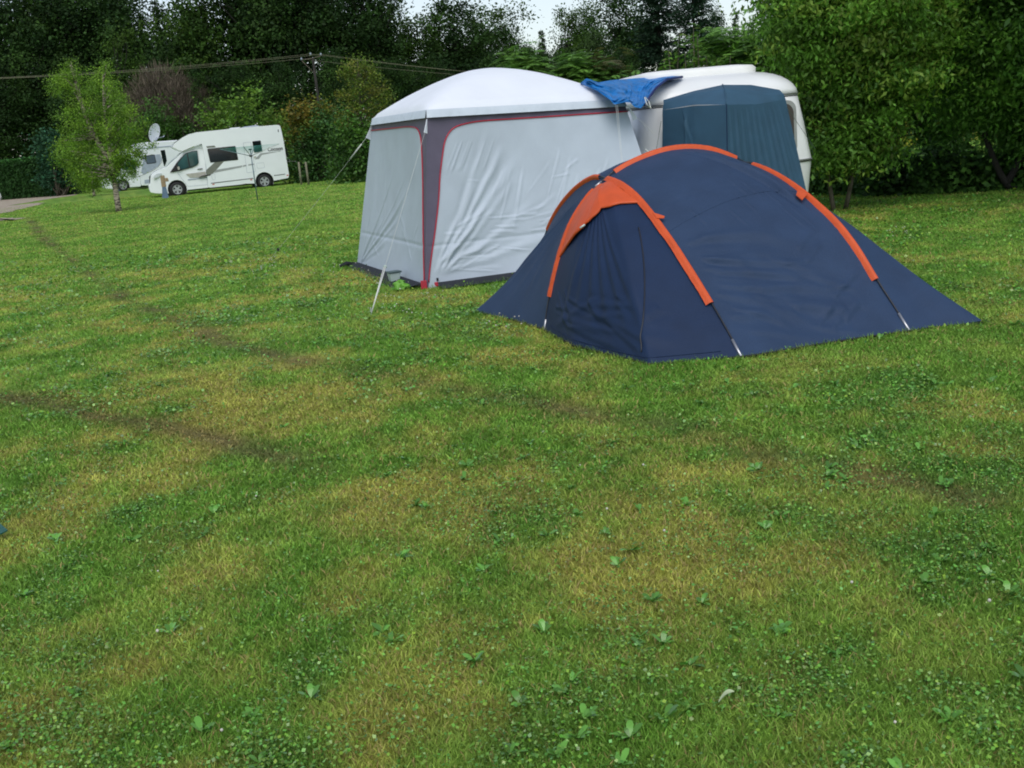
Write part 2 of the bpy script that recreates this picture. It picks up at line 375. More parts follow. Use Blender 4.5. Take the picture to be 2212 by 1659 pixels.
# clover and small weeds
n = 340000
Y = np.exp(rng.uniform(math.log(2.3), math.log(22), n)); X = rng.uniform(-1, 1, n) * (.5 * Y + .25)
dry, clover, bare, n1, n2, n3 = lawn_masks(X, Y)
k = rng.random(n) < (.05 + .05 * (Y < 6) + clover * .7) * (1 - bare * .8); X, Y = X[k], Y[k]; n = len(X)
P = np.stack([X, Y, gz(X, Y) + rng.uniform(.012, .04, n)], 1)
sz = np.maximum(.009, .0021 * Y) * rng.uniform(.6, 1.8, n); nr = rdir(n, 2.2); ax = np.cross(nr, rdir(n))
Vw, Fw = leafquads(P, sz, .85, ax, nr)
Cw = np.array([.16, .35, .045]) * rng.uniform(.5, 1.5, n)[:, None] * np.stack([rng.uniform(.7, 1.4, n), np.ones(n), rng.uniform(.6, 1.6, n)], 1)
o = mk("clover_leaves", Vw, Fw, MT['weed'], colr=Cw); o["kind"] = "stuff"; tag(o, "low clover and daisy leaves mixed through the lawn", "clover")
# broader rosette leaves (plantain, dandelion)
cen = []; n = 300
Y = np.exp(rng.uniform(math.log(2.4), math.log(10), n)); X = rng.uniform(-.1, 1, n) * (.5 * Y + .2); X[::3] *= -1
_, clover, bare, *_r = lawn_masks(X, Y); k = (rng.random(n) < .25 + clover); X, Y = X[k], Y[k]
PV = []; A = []; S = []; NN = []
for x, y in zip(X, Y):
    for j in range(rng.integers(6, 11)):
        a = rng.uniform(0, 6.28); e = rng.uniform(.25, 1.3)
        A.append((math.cos(a), math.sin(a), e)); PV.append((x, y, .012 + gz(np.array(x), np.array(y)))); S.append(rng.uniform(.025, .065)); NN.append((-e * math.cos(a), -e * math.sin(a), 1))
PV, A, S, NN = map(np.array, (PV, A, S, NN))
def ovals(P, size, asp, ax, nr):
    ax = ax / np.linalg.norm(ax, axis=1)[:, None]; sd_ = np.cross(nr, ax); sd_ /= np.linalg.norm(sd_, axis=1)[:, None] + 1e-9; dn_ = np.array([0, 0, -1.]); out = []
    for t, w_, d_ in ((0, .12, 0), (.3, .75, 0), (.62, 1, .04), (.88, .6, .14)):
        for s_ in (-1, 1): out.append(P + ax * (size * t)[:, None] + sd_ * (s_ * w_ * asp / 2 * size)[:, None] + dn_ * (size * d_)[:, None])
    out.append(P + ax * size[:, None] + dn_ * (size * .24)[:, None]); V = np.stack(out, 1).reshape(-1, 3); b = np.arange(len(P))[:, None] * 9
    T = np.concatenate([b + np.array(q) for q in ((0, 1, 3), (0, 3, 2), (2, 3, 5), (2, 5, 4), (4, 5, 7), (4, 7, 6), (6, 7, 8))]); return V, T
V, F = ovals(PV, S, .36, A, NN + .3 * rng.normal(size=NN.shape)); cq = np.tile(np.array([.13, .33, .05]) * rng.uniform(.6, 1.4, len(PV))[:, None], (7, 1))
o = mk("rosette_leaves", V, F, MT['weed'], colr=cq); o["kind"] = "stuff"
tag(o, "broad plantain and dandelion leaves low in the lawn", "weeds")
# clover flowers
fl = MB(); fx = []
for (x0, y0, x1, y1, c) in ((540, 570, 800, 600, 34), (790, 600, 960, 690, 42), (1040, 690, 1140, 720, 8), (1880, 500, 1960, 520, 12), (0, 1150, 2212, 1650, 7), (200, 1000, 2212, 1200, 4), (560, 560, 640, 590, 10)):
    for j in range(c):
        p = G(rng.uniform(x0, x1), rng.uniform(y0, y1)); r = rng.uniform(.005, .008) * (1 if p[1] > 6 else .8); fx.append((p, r))
for p, r in fx:
    h = .05 + rng.random() * .02
    fl.lathe([(r * .3, -r), (r * .85, -r * .5), (r, 0), (r * .8, r * .55), (r * .3, r * .9)], (p[0], p[1], h), n=6)
o = fl.build("clover_flowers", mat("clover flower petals", (.55, .52, .45), .8), smooth=True); o["kind"] = "stuff"; tag(o, "small white clover flower heads dotted over the lawn", "flowers")
# fallen leaf
p = G(1552, 1516, .035); q = G(1586, 1494, .06)
Vl = []; nn = 9
for i in range(nn):
    t = i / (nn - 1); c = p * (1 - t) + q * t + np.array([0, 0, .012 * math.sin(t * 3.1)]); ww = .011 * math.sin(math.pi * min(1, .08 + t * .9)) ** .7
    Vl += [c + np.array([.2, .9, .3]) * ww, c + np.array([0, 0, -.004]), c - np.array([.2, .9, .0]) * ww]
o = mk("fallen_leaf", Vl, gridF(nn, 3), mat("pale leaf underside", (.42, .50, .30), .7), smooth=True); tag(o, "pale grey green fallen leaf lying on the near grass", "leaf")
tall = MB(); 
# ------------------------------------------------------------------ gravel track at the far left
def gravel(poly, gzz, nm="gravel_track"):
    P = resample0([G(*q) for q in poly + [poly[0]]], 90)[:-1]
    for i, p in enumerate(P):
        f = .12 * (fbm(np.array(i * .45), np.array(2.), 9, 3) - .5) * p[1] * .25; P[i] = p + np.array([f * .3, f * .8, 0])
    P[:, 2] = gzz
    return mk(nm, P, [tuple(range(len(P)))], MT_gravel)
MT_gravel = mat("pinkish gravel", (.30, .24, .17), .95, c2=(.44, .38, .30), scale=3, bump=.6)
for gk, pl in enumerate(([(-60, 432), (0, 430), (80, 424), (165, 418), (170, 421), (120, 428), (60, 437), (0, 449), (-60, 455)], [(-60, 452), (0, 447), (95, 437), (100, 440), (60, 449), (0, 462), (-60, 474)], [(-60, 470), (0, 471), (42, 472), (40, 476), (0, 478), (-60, 484)])):
    struct(gravel(pl, .012 + .006 * gk))

# ================================================================== AWNING TENT
D5 = zc(697.4, 139.5, .3363)
N_b = G(919, 624); L_b = G(771, 574)
N_t = AT(*D5(665, 290), 12.72); L_t = AT(*D5(318, 345), 15.15); R_t = AT(*D5(1930, 222), 13.95)
aw = thing("awning_tent", "tall pale grey awning tent with mauve corner band, red piping and white domed roof", "tent", (N_b[0], N_b[1], 0))
Bk_t = L_t + R_t - N_t; Bk_t[2] = (L_t[2] + R_t[2]) / 2
R_b = G(1360, 622); R_b = PL(1460, 575, N_b, G(1130, 597)); R_b[2] = .02
Bk_b = L_b + R_b - N_b
# roof: lofted dome over the four eave corners
nu = nv = 61; u = np.linspace(0, 1, nu)[:, None]; v = np.linspace(0, 1, nv)[None, :]
def bil(a, b, c, d): return (a * (1 - u[..., None]) * (1 - v[..., None]) + b * u[..., None] * (1 - v[..., None]) + c * u[..., None] * v[..., None] + d * (1 - u[..., None]) * v[..., None])
base = bil(N_t, R_t, Bk_t, L_t)
aU = 1 - np.abs(2 * u - 1) ** 1.6; aV = 1 - np.abs(2 * v - 1) ** 1.6; k_ = 9.0
f = -np.log((np.exp(-k_ * aU) + np.exp(-k_ * aV)) / 1.0) / k_
f = np.clip(f, None, 1); f = (f - f.min()) ; f = f / f.max(); f[[0, -1], :] *= 0; f[:, [0, -1]] *= 0
RISE = .50
rf = base.copy(); rf[..., 2] += RISE * f + .006 * (fbm(u * 9 + 0 * v, v * 9 + 0 * u, 4, 3) - .5) * (f > 0)
# valance hanging from the eave all round
ring = np.concatenate([rf[:, 0], rf[-1, 1:], rf[::-1, -1][1:], rf[0, ::-1][1:]])
def perp(a, b): e = b - a; n = np.array([e[1], -e[0], 0]); return n / np.linalg.norm(n)
outw = np.concatenate([np.repeat(perp(N_t, R_t)[None], nu, 0), np.repeat(perp(R_t, Bk_t)[None], nv - 1, 0), np.repeat(perp(Bk_t, L_t)[None], nu - 1, 0), np.repeat(perp(L_t, N_t)[None], nv - 1, 0)])
for _ in range(3): outw = (outw + np.roll(outw, 1, 0) + np.roll(outw, -1, 0)) / 3
mk("roof", rf.reshape(-1, 3), gridF(nu, nv), MT['roof_fab'], aw, True)
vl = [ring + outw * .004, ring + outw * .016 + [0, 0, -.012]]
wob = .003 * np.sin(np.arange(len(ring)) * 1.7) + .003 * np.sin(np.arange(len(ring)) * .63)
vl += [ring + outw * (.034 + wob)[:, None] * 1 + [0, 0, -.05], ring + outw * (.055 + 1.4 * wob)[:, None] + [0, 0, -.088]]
mk("valance", np.stack(vl, 0).reshape(-1, 3), gridF(4, len(ring)), mat("roof cloth darkened as shade", (.56, .63, .70), .6, var=.05, bump=.3, bscale=14), aw, True)  # greyer than the roof cloth: shade on the hanging edge put into the colour

def wall(name, A_t, B_t, A_b, B_b, nu, nv, cr_fn, band_fn, flip=False, bulge=.0):
    """grid wall: u from A to B, v from top to base; grey cloth and mauve band as two parts"""
    u = np.linspace(0, 1, nu)[:, None]; v = np.linspace(0, 1, nv)[None, :]; U = u + 0 * v; Vv = v + 0 * u
    P = (A_t * (1 - U[..., None]) + B_t * U[..., None]) * (1 - Vv[..., None]) + (A_b * (1 - U[..., None]) + B_b * U[..., None]) * Vv[..., None]
    L = np.linalg.norm(B_b - A_b); H = np.linalg.norm(A_b - A_t); S = U * L; T = (1 - Vv) * H
    nr = normals(P);
    if flip: nr = -nr
    edge = sm(0, .04, U) * sm(0, .04, 1 - U) * sm(0, .05, Vv)
    h = cr_fn(S, T) * edge - bulge * np.sin(U * math.pi) * np.sin(Vv * math.pi)
    P = P + nr * h[..., None]
    F = gridF(nu, nv); uc = (U[:-1, :-1] + U[1:, 1:]).ravel() / 2; vc = (Vv[:-1, :-1] + Vv[1:, 1:]).ravel() / 2
    band = band_fn(uc, vc) if band_fn else np.zeros(len(uc), bool)
    V = P.reshape(-1, 3)
    o = mk(name, V, F[~band], MT['grey_fab'], aw, True)
    return P, nr, V, F[band]
def at_uv(P, nr, u, v, off=.008):
    nu, nv = P.shape[:2]; a = u * (nu - 1); b = v * (nv - 1); i = int(min(max(a, 0), nu - 2)); j = int(min(max(b, 0), nv - 2)); fa, fb = a - i, b - j
    p = (P[i, j] * (1 - fa) + P[i + 1, j] * fa) * (1 - fb) + (P[i, j + 1] * (1 - fa) + P[i + 1, j + 1] * fa) * fb
    return p + nr[i, j] * off
random.seed(3)
cf = []      # front wall folds (s from near corner to the right, t height)
for k in range(13):
    a = R(random.uniform(12, 74)); l = random.uniform(.7, 1.9); cf.append((.13 + random.uniform(0, .1), .10 + random.uniform(0, .15), .13 + l * math.cos(a), .10 + l * math.sin(a), random.uniform(.03, .075), random.uniform(.008, .022)))
for k in range(16):
    x = random.uniform(.5, 2.5); l = random.uniform(.35, 1.0); a = R(random.uniform(48, 66)); cf.append((x, random.uniform(.5, 1.2), x + l * math.cos(a), .8 + l * math.sin(a), random.uniform(.012, .03), random.uniform(.003, .008)))
for k in range(26):
    x = random.uniform(.2, 1.6); y = random.uniform(.12, .75); l = random.uniform(.2, .6); a = R(random.uniform(-18, 30)); cf.append((x, y, x + l * math.cos(a), y + l * math.sin(a), random.uniform(.012, .035), random.uniform(.004, .010)))
for k in range(9):
    x = random.uniform(.3, 1.2); cf.append((x, 1.62, x - .2, 1.25, .02, .005))
cs = []      # side wall folds: s from near corner back to the far left corner
for k in range(11):
    a = R(random.uniform(98, 155)); l = random.uniform(.5, 1.9); cs.append((3.1, .05, 3.1 + l * math.cos(a) * 1.6, .05 + l * math.sin(a), random.uniform(.025, .06), random.uniform(.006, .014)))
for k in range(7):
    a = R(random.uniform(60, 120)); x = random.uniform(1.8, 3.0); cs.append((x, 1.55, x + .4 * math.cos(a), 1.55 - .9, random.uniform(.02, .05), random.uniform(.004, .009)))
for k in range(12):
    x = random.uniform(.4, 2.4); y = random.uniform(.15, .6); cs.append((x, y, x + random.uniform(-.5, .5), y + random.uniform(.1, .4), .03, random.uniform(.003, .008)))
# band outlines from the photograph, turned into wall coordinates
def uvmap(P3, A_t, B_t, A_b, B_b):
    g = None; best = None
    uu = np.linspace(0, 1, 200)[:, None]; vv = np.linspace(0, 1, 200)[None, :]
    Q = (A_t * (1 - uu[..., None]) + B_t * uu[..., None]) * (1 - vv[..., None]) + (A_b * (1 - uu[..., None]) + B_b * uu[..., None]) * vv[..., None]
    d = Q - CAM; x = (d @ CR) / (d @ FW) * FPX + 1106; y = 829.5 - (d @ CU) / (d @ FW) * FPX; out = []
    for (px, py) in P3:
        k = np.argmin((x - px) ** 2 + (y - py) ** 2); out.append((k // 200 / 199, k % 200 / 199))
    return out
Nt2, Lt2, Rt2, Bk2 = [p + np.array([0, 0, -.01]) for p in (N_t, L_t, R_t, Bk_t)]
pf = uvmap([D5(*q) for q in [(660, 1400), (690, 1250), (715, 1100), (745, 850), (756, 700), (765, 600), (780, 500), (800, 450), (835, 405), (880, 385), (1000, 362), (1200, 348), (1400, 335), (1700, 320), (1930, 309)]], Nt2, Rt2, N_b, R_b)
ps = uvmap([D5(*q) for q in [(655, 1400), (650, 1250), (645, 1000), (640, 700), (634, 540), (628, 460), (615, 420), (595, 402), (540, 397), (480, 405), (400, 415), (312, 432)]], Nt2, Lt2, N_b, L_b)
pf = [(max(a, .012), b) for a, b in pf]; pf[-1] = (1.0, pf[-1][1]); ps[-1] = (1.0, ps[-1][1])
def bandfn(pl):
    P_ = np.array(pl)
    def fn(u, v):
        k = np.argmax(np.diff(P_[:, 0]) * 0 + 1); iu = np.interp(v, P_[::-1, 1], P_[::-1, 0]) ; ok = u < iu
        return ok | (v < P_[:, 1].min())
    return fn
# v along piping must fall as we go from base to header
def mono(pl):
    o = [pl[0]]
    for p in pl[1:]: o.append((max(p[0], o[-1][0] if p[1] < .2 else 0), min(p[1], o[-1][1] - 1e-4)))
    return o
pf, ps = mono(pf), mono(ps)
for nm, At, Bt, Ab, Bb, crl, pl, fl_, sz_ in (("front_wall", Nt2, Rt2, N_b, R_b, cf, pf, False, (240, 170)), ("side_wall", Nt2, Lt2, N_b, L_b, cs, ps, True, (200, 150))):
    P, nr, V, FB = wall(nm, At, Bt, Ab, Bb, *sz_, lambda S, T: .68 * creases(S, T, crl) + .010 * (fbm(S * 2.2, T * 2.2, 8, 3) - .5) - .007 * np.exp(-((T - .47) / .02) ** 2), bandfn(pl), flip=True if nm == "front_wall" else False, bulge=.05)
    if nm == "front_wall": Pf, nf = P, nr
    else: Ps, ns = P, nr
    mk("corner_band", V + 0, FB, MT['mauve'], aw, True)
    pth = [at_uv(P, nr, a, b, .006) for a, b in resample(pl, 70)]
    MB().tube(pth, .0085, 6).build("piping", MT['red'], aw, True)
wall("rear_wall", Lt2, Bk2, L_b, Bk_b, 30, 30, lambda S, T: 0 * S, None)
wall("caravan_side_wall", Rt2, Bk2, R_b, Bk_b, 30, 30, lambda S, T: 0 * S, None)
# mud flaps
def flap(name, A, B, w0, w1, outd, m):
    n = 40; t = np.linspace(0, 1, n)[:, None]; E = A * (1 - t) + B * t; ww = w0 + (w1 - w0) * t + .02 * (fbm(t * 9, t * 0, 6, 3) - .5)
    rows = [E + [0, 0, .055], E + outd * ww * .25 + [0, 0, .05], E + outd * ww * .7 + [0, 0, .028], E + outd * ww + [0, 0, .012]]
    G3 = np.stack(rows, 1); G3[:, 1:3, 2] += .02 * (fbm(t * 14, t * 0, 5, 3) - .5); mk(name, G3.reshape(-1, 3), gridF(n, 4), m, aw, True)
of = np.array([R_b[1] - N_b[1], -(R_b[0] - N_b[0]), 0]); of /= np.linalg.norm(of)
os_ = np.array([-(L_b[1] - N_b[1]), (L_b[0] - N_b[0]), 0]); os_ /= np.linalg.norm(os_); os_ *= -1 if os_[0] > 0 else 1
flap("mud_flap", N_b + (R_b - N_b) * .045, R_b, .27, .20, of, MT['flap'])
flap("mud_flap", N_b + (L_b - N_b) * .02, L_b, .30, .14, os_, MT['flap'])
f2 = MB(); lb = L_b + os_ * .02; f2.tube([lb + [0, 0, .03], lb + os_ * .12 + [0, .0, .05], lb + os_ * .22 + [0, 0, .02]], [.02, .035, .02], 6); f2.build("rolled_flap_end", MT['flap'], aw, True)
MB().box(N_b + np.array([-.01, -.03, .05]), (.07, .02, .10)).build("peg_loop", MT['red'], aw, bevel=.006); MB().box(N_b + np.array([.13, -.03, .045]), (.04, .02, .05)).build("peg_loop", MT['red'], aw, bevel=.006)
MB().box(at_uv(Pf, nf, .045, .955, .012), (.022, .006, .035)).build("toggle", MT['flap'], aw)
# corner tabs and guy ropes
def tri_tab(a, b, c, name="guy_tab"):
    a, b, c = map(np.array, (a, b, c)); n = np.cross(b - a, c - a); n = n / np.linalg.norm(n) * .003
    mk(name, [a + n, b + n, c + n, a - n, b - n, c - n], [(0, 1, 2), (5, 4, 3), (0, 3, 4, 1), (1, 4, 5, 2), (2, 5, 3, 0)], MT['roof_fab'], aw)
tri_tab(AT(*D5(668, 350), 12.62), AT(*D5(650, 436), 12.52), AT(*D5(670, 444), 12.58))
tri_tab(AT(*D5(315, 385), 15.12), AT(*D5(276, 470), 15.1), AT(*D5(306, 484), 15.16))
tri_tab(AT(*D5(1960, 262), 13.86), AT(*D5(2020, 342), 13.8), AT(*D5(1994, 362), 13.85))
def sag(a, b, n=12, s=.0): t = np.linspace(0, 1, n)[:, None]; P = a * (1 - t) + b * t; P[:, 2] -= (s * 4 * t * (1 - t))[:, 0]; return P
def rope(a, b, r, m=MT['rope'], par=aw, s=.0, name="guy_rope"): return MB().tube(sag(a, b, 12, s), r * .5, 5).build(name, m, par, True)
pegA = G(565, 582, .01); rope(AT(*D5(278, 472), 15.1), pegA, .0035, s=.02); sA = sag(AT(*D5(278, 472), 15.1), pegA, 101, .02)
MB().box(sA[83], (.03, .03, .045)).build("rope_slider", MT['rubber'], aw, bevel=.006)
MB().tube([sA[4], sA[14]], .009, 6).build("rope_end", MT['rope'], aw, True)
pegB = G(802, 677, .01); tB = AT(*D5(655, 436), 12.52); rope(tB, pegB, .0035); sB = sag(tB, pegB, 101)
MB().tube([sB[76] + [.006, 0, 0], sB[100]], .006, 6).tube([sB[76] - [.012, 0, 0], sB[100]], .005, 6).build("rope_end", MT['rope'], aw, True)
MB().box(sB[76], (.035, .02, .03)).build("rope_slider", MT['tub'], aw, bevel=.006)
for dx in (0, 6): rope(AT(1330 + dx * .6, 226, 13.4), AT(1345 + dx * .3, 372, 12.1), .0035)
rope(AT(*D5(2020, 342), 13.8), AT(1412, 288, 13.9), .004)
MB().box(pegA, (.012, .012, .12)).build("peg", MT['steel'], aw); MB().box(pegB, (.012, .012, .12)).build("peg", MT['steel'], aw)
# side tie loops
MB().tube([AT(1394, 322, 13.6), AT(1401, 328, 13.6), AT(1398, 338, 13.6)], .006, 5).build("tie_loop", MT['rope'], aw)

# white tub and lime bag beside the awning
p = G(853, 612); tb = thing("plastic_tub", "small translucent white plastic tub with dark rim beside the awning's mud flap", "tub", p)
def frus(mb, c, a0, b0, a1, b1, z0, z1, rz=.4):
    v = []
    for (a, b, z) in ((a0, b0, z0), (a1, b1, z1)):
        for sx, sy in ((-1, -1), (1, -1), (1, 1), (-1, 1)):
            x, y = sx * a / 2, sy * b / 2; v.append((c[0] + x * math.cos(rz) - y * math.sin(rz), c[1] + x * math.sin(rz) + y * math.cos(rz), c[2] + z))
    return mb.add(v, [(3, 2, 1, 0), (4, 5, 6, 7), (0, 1, 5, 4), (1, 2, 6, 5), (2, 3, 7, 6), (3, 0, 4, 7)])
frus(MB(), p, .10, .09, .14, .13, 0, .13).build("body", MT['tub'], tb, bevel=.012)
frus(MB(), p, .16, .15, .16, .15, .13, .148).build("rim", MT['tubrim'], tb, bevel=.004)
p = G(866, 628); n = 700
b_ = MB(); th = np.linspace(0, 2 * math.pi, 25)[:-1]
Vb = []; 
for i in range(9):
    ph = i / 8 * math.pi * .5
    for a in th:
        rr = (.075 + .02 * math.sin(3 * a + i) + .032 * random.uniform(-1, 1)) * math.cos(ph * .98)
        Vb.append((p[0] + 1.25 * rr * math.cos(a), p[1] + .8 * rr * math.sin(a), .012 + .085 * math.sin(ph) * (1 + .3 * math.sin(2 * a)) + random.uniform(0, .012)))
Fb = [(i * 24 + k, i * 24 + (k + 1) % 24, (i + 1) * 24 + (k + 1) % 24, (i + 1) * 24 + k) for i in range(8) for k in range(24)]
tag(mk("plastic_bag", Vb, Fb, MT['lime'], None, True), "crumpled lime green plastic bag on the grass next to the white tub", "bag")

# ================================================================== BLUE TENT
D6 = zc(1000.5, 291, .5209)
A0 = G(*D6(335, 817)); C0 = G(*D6(1162, 932)); D0 = G(*D6(1858, 822)); Lp = G(*D6(48, 727), .03); Rp = G(*D6(2158, 772), .03); Fp = G(*D6(775, 962)); Fm = G(*D6(455, 882))
bt = thing("dome_tent", "low navy blue dome tent with bright orange pole sleeves in front of the awning", "tent", ((A0[0] + D0[0]) / 2, (A0[1] + D0[1]) / 2, 0))
E0 = np.array([3.15, 10.0, 0.])
X1 = PL(*D6(590, 190), A0, E0); X2 = PL(*D6(1172, 124), A0, E0)
B0 = C0 + (X1 - C0) * 2.0; B0[2] = 0; G0 = D0 + (X2 - D0) * 1.95; G0[2] = 0
def curve(pts, P, Q, n=40): return resample([PL(*D6(*q), P, Q) for q in pts], n)
c_AX1 = np.concatenate([[A0], curve([(350, 715), (366, 632), (392, 520), (432, 400), (480, 310), (538, 238), (590, 190)], A0, E0, 39)])
c_AX1 = resample0(c_AX1, 40)
c_X1X2 = resample([X1] + [PL(*D6(*q), A0, E0) for q in [(625, 160), (690, 120), (780, 82), (850, 62), (930, 54), (1000, 59), (1060, 73), (1125, 100), (1172, 124)]], 60)
c_DX2 = resample0(np.concatenate([[D0], curve([(1790, 720), (1716, 612), (1640, 480), (1560, 375), (1480, 300), (1400, 233), (1320, 180), (1260, 150), (1215, 133), (1172, 124)], D0, X2, 39)]), 50)
c_CX1 = resample0(np.concatenate([[C0], curve([(1095, 815), (1036, 716), (960, 590), (880, 465), (790, 340), (720, 255), (660, 210), (610, 190), (590, 188)], C0, X1, 39)]), 50)
c_CX1[-1] = X1; c_DX2[-1] = X2; c_AX1[-1] = X1
c_BX1 = resample0(np.concatenate([curve([(590, 188), (565, 180), (540, 179), (500, 199), (450, 240), (400, 300), (360, 370), (330, 450)], C0, X1, 36), [B0]]), 50); c_BX1[0] = X1
zz = np.linspace(0, 1, 40)[:, None]
def arch(a, b, h=0):    # hidden pole legs: circular-ish fall
    t = np.linspace(0, 1, 40)[:, None]; P = a * (1 - t) + b * t; P[:, 2] = a[2] * (1 - t[:, 0] ** 2.0); return P
E0 = X2 + (E0 - A0) / np.linalg.norm(E0 - A0) * .75; E0[2] = 0; c_X2E = arch(X2, E0); c_X2G = arch(X2, G0)
def panel(name, top, bot, left, right, m, crs, out, amp=1.0, sagv=0.0, n=(130, 110), skirt=0):
    T_, B_, L_, R__ = resample0(top, n[0]), resample0(bot, n[0]), resample0(left, n[1]), resample0(right, n[1])
    if skirt:
        Bc = B_[0] + (B_[-1] - B_[0]) * np.linspace(0, 1, n[0])[:, None]; P = coons(T_, Bc, L_, R__)
        P = P + (B_ - Bc)[:, None] * (np.linspace(0, 1, n[1])[None, :, None] ** skirt)
    else: P = coons(T_, B_, L_, R__)
    nr = normals(P)
    if np.mean(nr @ np.array(out)) < 0: nr = -nr
    u = np.linspace(0, 1, n[0])[:, None]; v = np.linspace(0, 1, n[1])[None, :]; U = u + 0 * v; Vv = v + 0 * u
    e = sm(0, .05, U) * sm(0, .05, 1 - U) * sm(0, .05, Vv) * (.3 + .7 * sm(0, .04, 1 - Vv))
    h = (1.0 * creases(U, Vv, crs) * amp + .008 * (fbm(U * 5, Vv * 5, 3, 3) - .5)) * e - sagv * np.sin(U * math.pi) * np.sin(Vv * math.pi)
    P = P + nr * h[..., None]; P[..., 2] = np.maximum(P[..., 2], .008)
    mk(name, P.reshape(-1, 3), gridF(*n), m, bt, True); return P, nr
def line(a, b, n=40, pts=()): return resample0([a, *pts, b], n)
random.seed(11); cr1 = []
for k in range(20):
    x = random.uniform(.0, .45); y = random.uniform(.5, .93); cr1.append((x, y, x + random.uniform(.25, .6), y + random.uniform(.02, .14), random.uniform(.015, .035), random.uniform(.006, .015)))
for k in range(9):
    x = random.uniform(.5, .75); y = random.uniform(.62, .95); cr1.append((x, y, x + random.uniform(.15, .3), y - random.uniform(.0, .12), random.uniform(.01, .025), random.uniform(.005, .012)))
for k in range(6):
    cr1.append((.48 + .05 * k, .04 + .012 * k, .86 + .01 * k, .30 + .04 * k, .022, .012))
for k in range(8):
    x = random.uniform(.15, .8); y = random.uniform(.15, .5); cr1.append((x, y, x + .05, y + .12, .012, .005))
for x_ in (.2, .4, .6, .8): cr1.append((x_ - .22, .34 + .0 * x_, x_ + .05, .335, .008, -.004))
# side panel: u from C-pole to D-pole, v from crest to ground
Psd, nsd = panel("side_panel", c_X1X2, line(C0, D0, pts=(C0 * .5 + D0 * .5 + np.array([.0, .03, 0]),)), c_CX1[::-1], c_DX2[::-1], MT['navy'], cr1, (0.3, -1, .6), sagv=.03, n=(170, 150))
random.seed(5)
cr2 = [(.55 + .0 * k, .10, .2 + .12 * k, .95, .03, .010) for k in range(6)] + [(random.uniform(.1, .8), random.uniform(.7, .9), random.uniform(.1, .9), random.uniform(.75, .97), .025, .008) for k in range(14)]
# front panel with the porch point: triangular, apex X1
apex = np.repeat(X1[None], 40, 0)
ft = np.stack([c_AX1[-1] * (1 - t) + c_CX1[-1] * t for t in np.linspace(0, 1, 40)])
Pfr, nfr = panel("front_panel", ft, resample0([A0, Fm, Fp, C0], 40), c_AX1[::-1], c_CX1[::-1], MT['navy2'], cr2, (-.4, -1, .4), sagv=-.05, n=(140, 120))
cr3 = [(.5, .1, .15 * k, .95, .03, .008) for k in range(6)]
panel("left_wing", ft, resample0([B0, Lp, A0 * .55 + Lp * .45 + [0.03, .02, .0], A0], 40), c_BX1, c_AX1[::-1], MT['navy'], cr3, (-1, -.3, .4), sagv=.06, n=(100, 90), skirt=2.3)
et = np.repeat(X2[None], 40, 0)
panel("right_wing", et, resample0([D0, D0 * .55 + Rp * .45 + [-.01, .04, 0], Rp, E0], 40), c_DX2[::-1], c_X2E, MT['navy'], [(.3, .2, .2 + .1 * k, .9, .03, .01) for k in range(7)], (1, -.2, .5), sagv=.06, n=(100, 90), skirt=1.9)
panel("rear_panel", c_X1X2, line(B0, G0), c_BX1, c_X2G, MT['navy'], [], (0, 1, .6), n=(40, 40))
panel("rear_wing", et, line(E0, G0), c_X2E, c_X2G, MT['navy'], [], (1, 1, .5), n=(30, 30))
def onpanel(P, nr, pts, off=.005):
    return [at_uv(P, nr, a, b, off) for a, b in resample0(pts, 40)]
MB().tube(onpanel(Psd, nsd, [(.0, .46), (.5, .40), (1, .34)], .000), .003, 5).build("panel_seam", MT['navy'], bt, True)
MB().tube(onpanel(Pfr, nfr, [(.86, .42), (.72, .95)], .004), .005, 5).build("door_zip", MT['pole'], bt, True)
MB().tube(onpanel(Pfr, nfr, [(.05, .95), (.4, .965), (.60, .97), (.95, .965)], .002), .003, 5).build("door_zip", MT['navy2'], bt, True)
# ground hem, dark
hem = resample0([B0, Lp, A0 * .55 + Lp * .45 + [0.03, .02, .0], A0, Fm, Fp, C0, C0 * .5 + D0 * .5 + [0, .03, 0], D0, D0 * .55 + Rp * .45 + [-.01, .04, 0], Rp, E0], 160)
hem[:, 2] = .012 + .008 * fbm(np.arange(160) * .3, np.zeros(160), 2, 2); MB().tube(hem, .008, 6).build("ground_hem", MT['rubber'], bt, True)
def hem_grass(path, n, wdt=.05):
    P = resample0(path, n); P = P[:, :2] + rng.normal(size=(n, 2)) * wdt; C = lawn_colour(P[:, 0], P[:, 1]) * rng.uniform(.6, 1.3, n)[:, None]
    h = rng.uniform(.02, .055, n); wd_ = .004; a = rng.uniform(0, 6.28, n); s_ = np.stack([np.cos(a), np.sin(a), 0 * a], 1) * wd_; b = rng.uniform(0, 6.28, n)
    p0 = np.stack([P[:, 0], P[:, 1], 0 * h], 1); tip = p0 + np.stack([np.cos(b) * h * .5, np.sin(b) * h * .5, h], 1); return np.stack([p0 - s_, p0 + s_, tip], 1).reshape(-1, 3), C
hv, hc = zip(*[hem_grass(hem[:140] + np.array([0, -.03, 0]), 2600, .03), hem_grass(np.array([N_b + of * .22, R_b + of * .2]), 900), hem_grass(np.array([N_b + os_ * .22, L_b + os_ * .14]), 900)])
hv = np.concatenate(hv); o = tri_mesh("edge_grass", hv, np.arange(len(hv)).reshape(-1, 3), np.concatenate(hc), MT['blade']); o["kind"] = "stuff"; tag(o, "longer unmown grass against the tent edges", "grass")
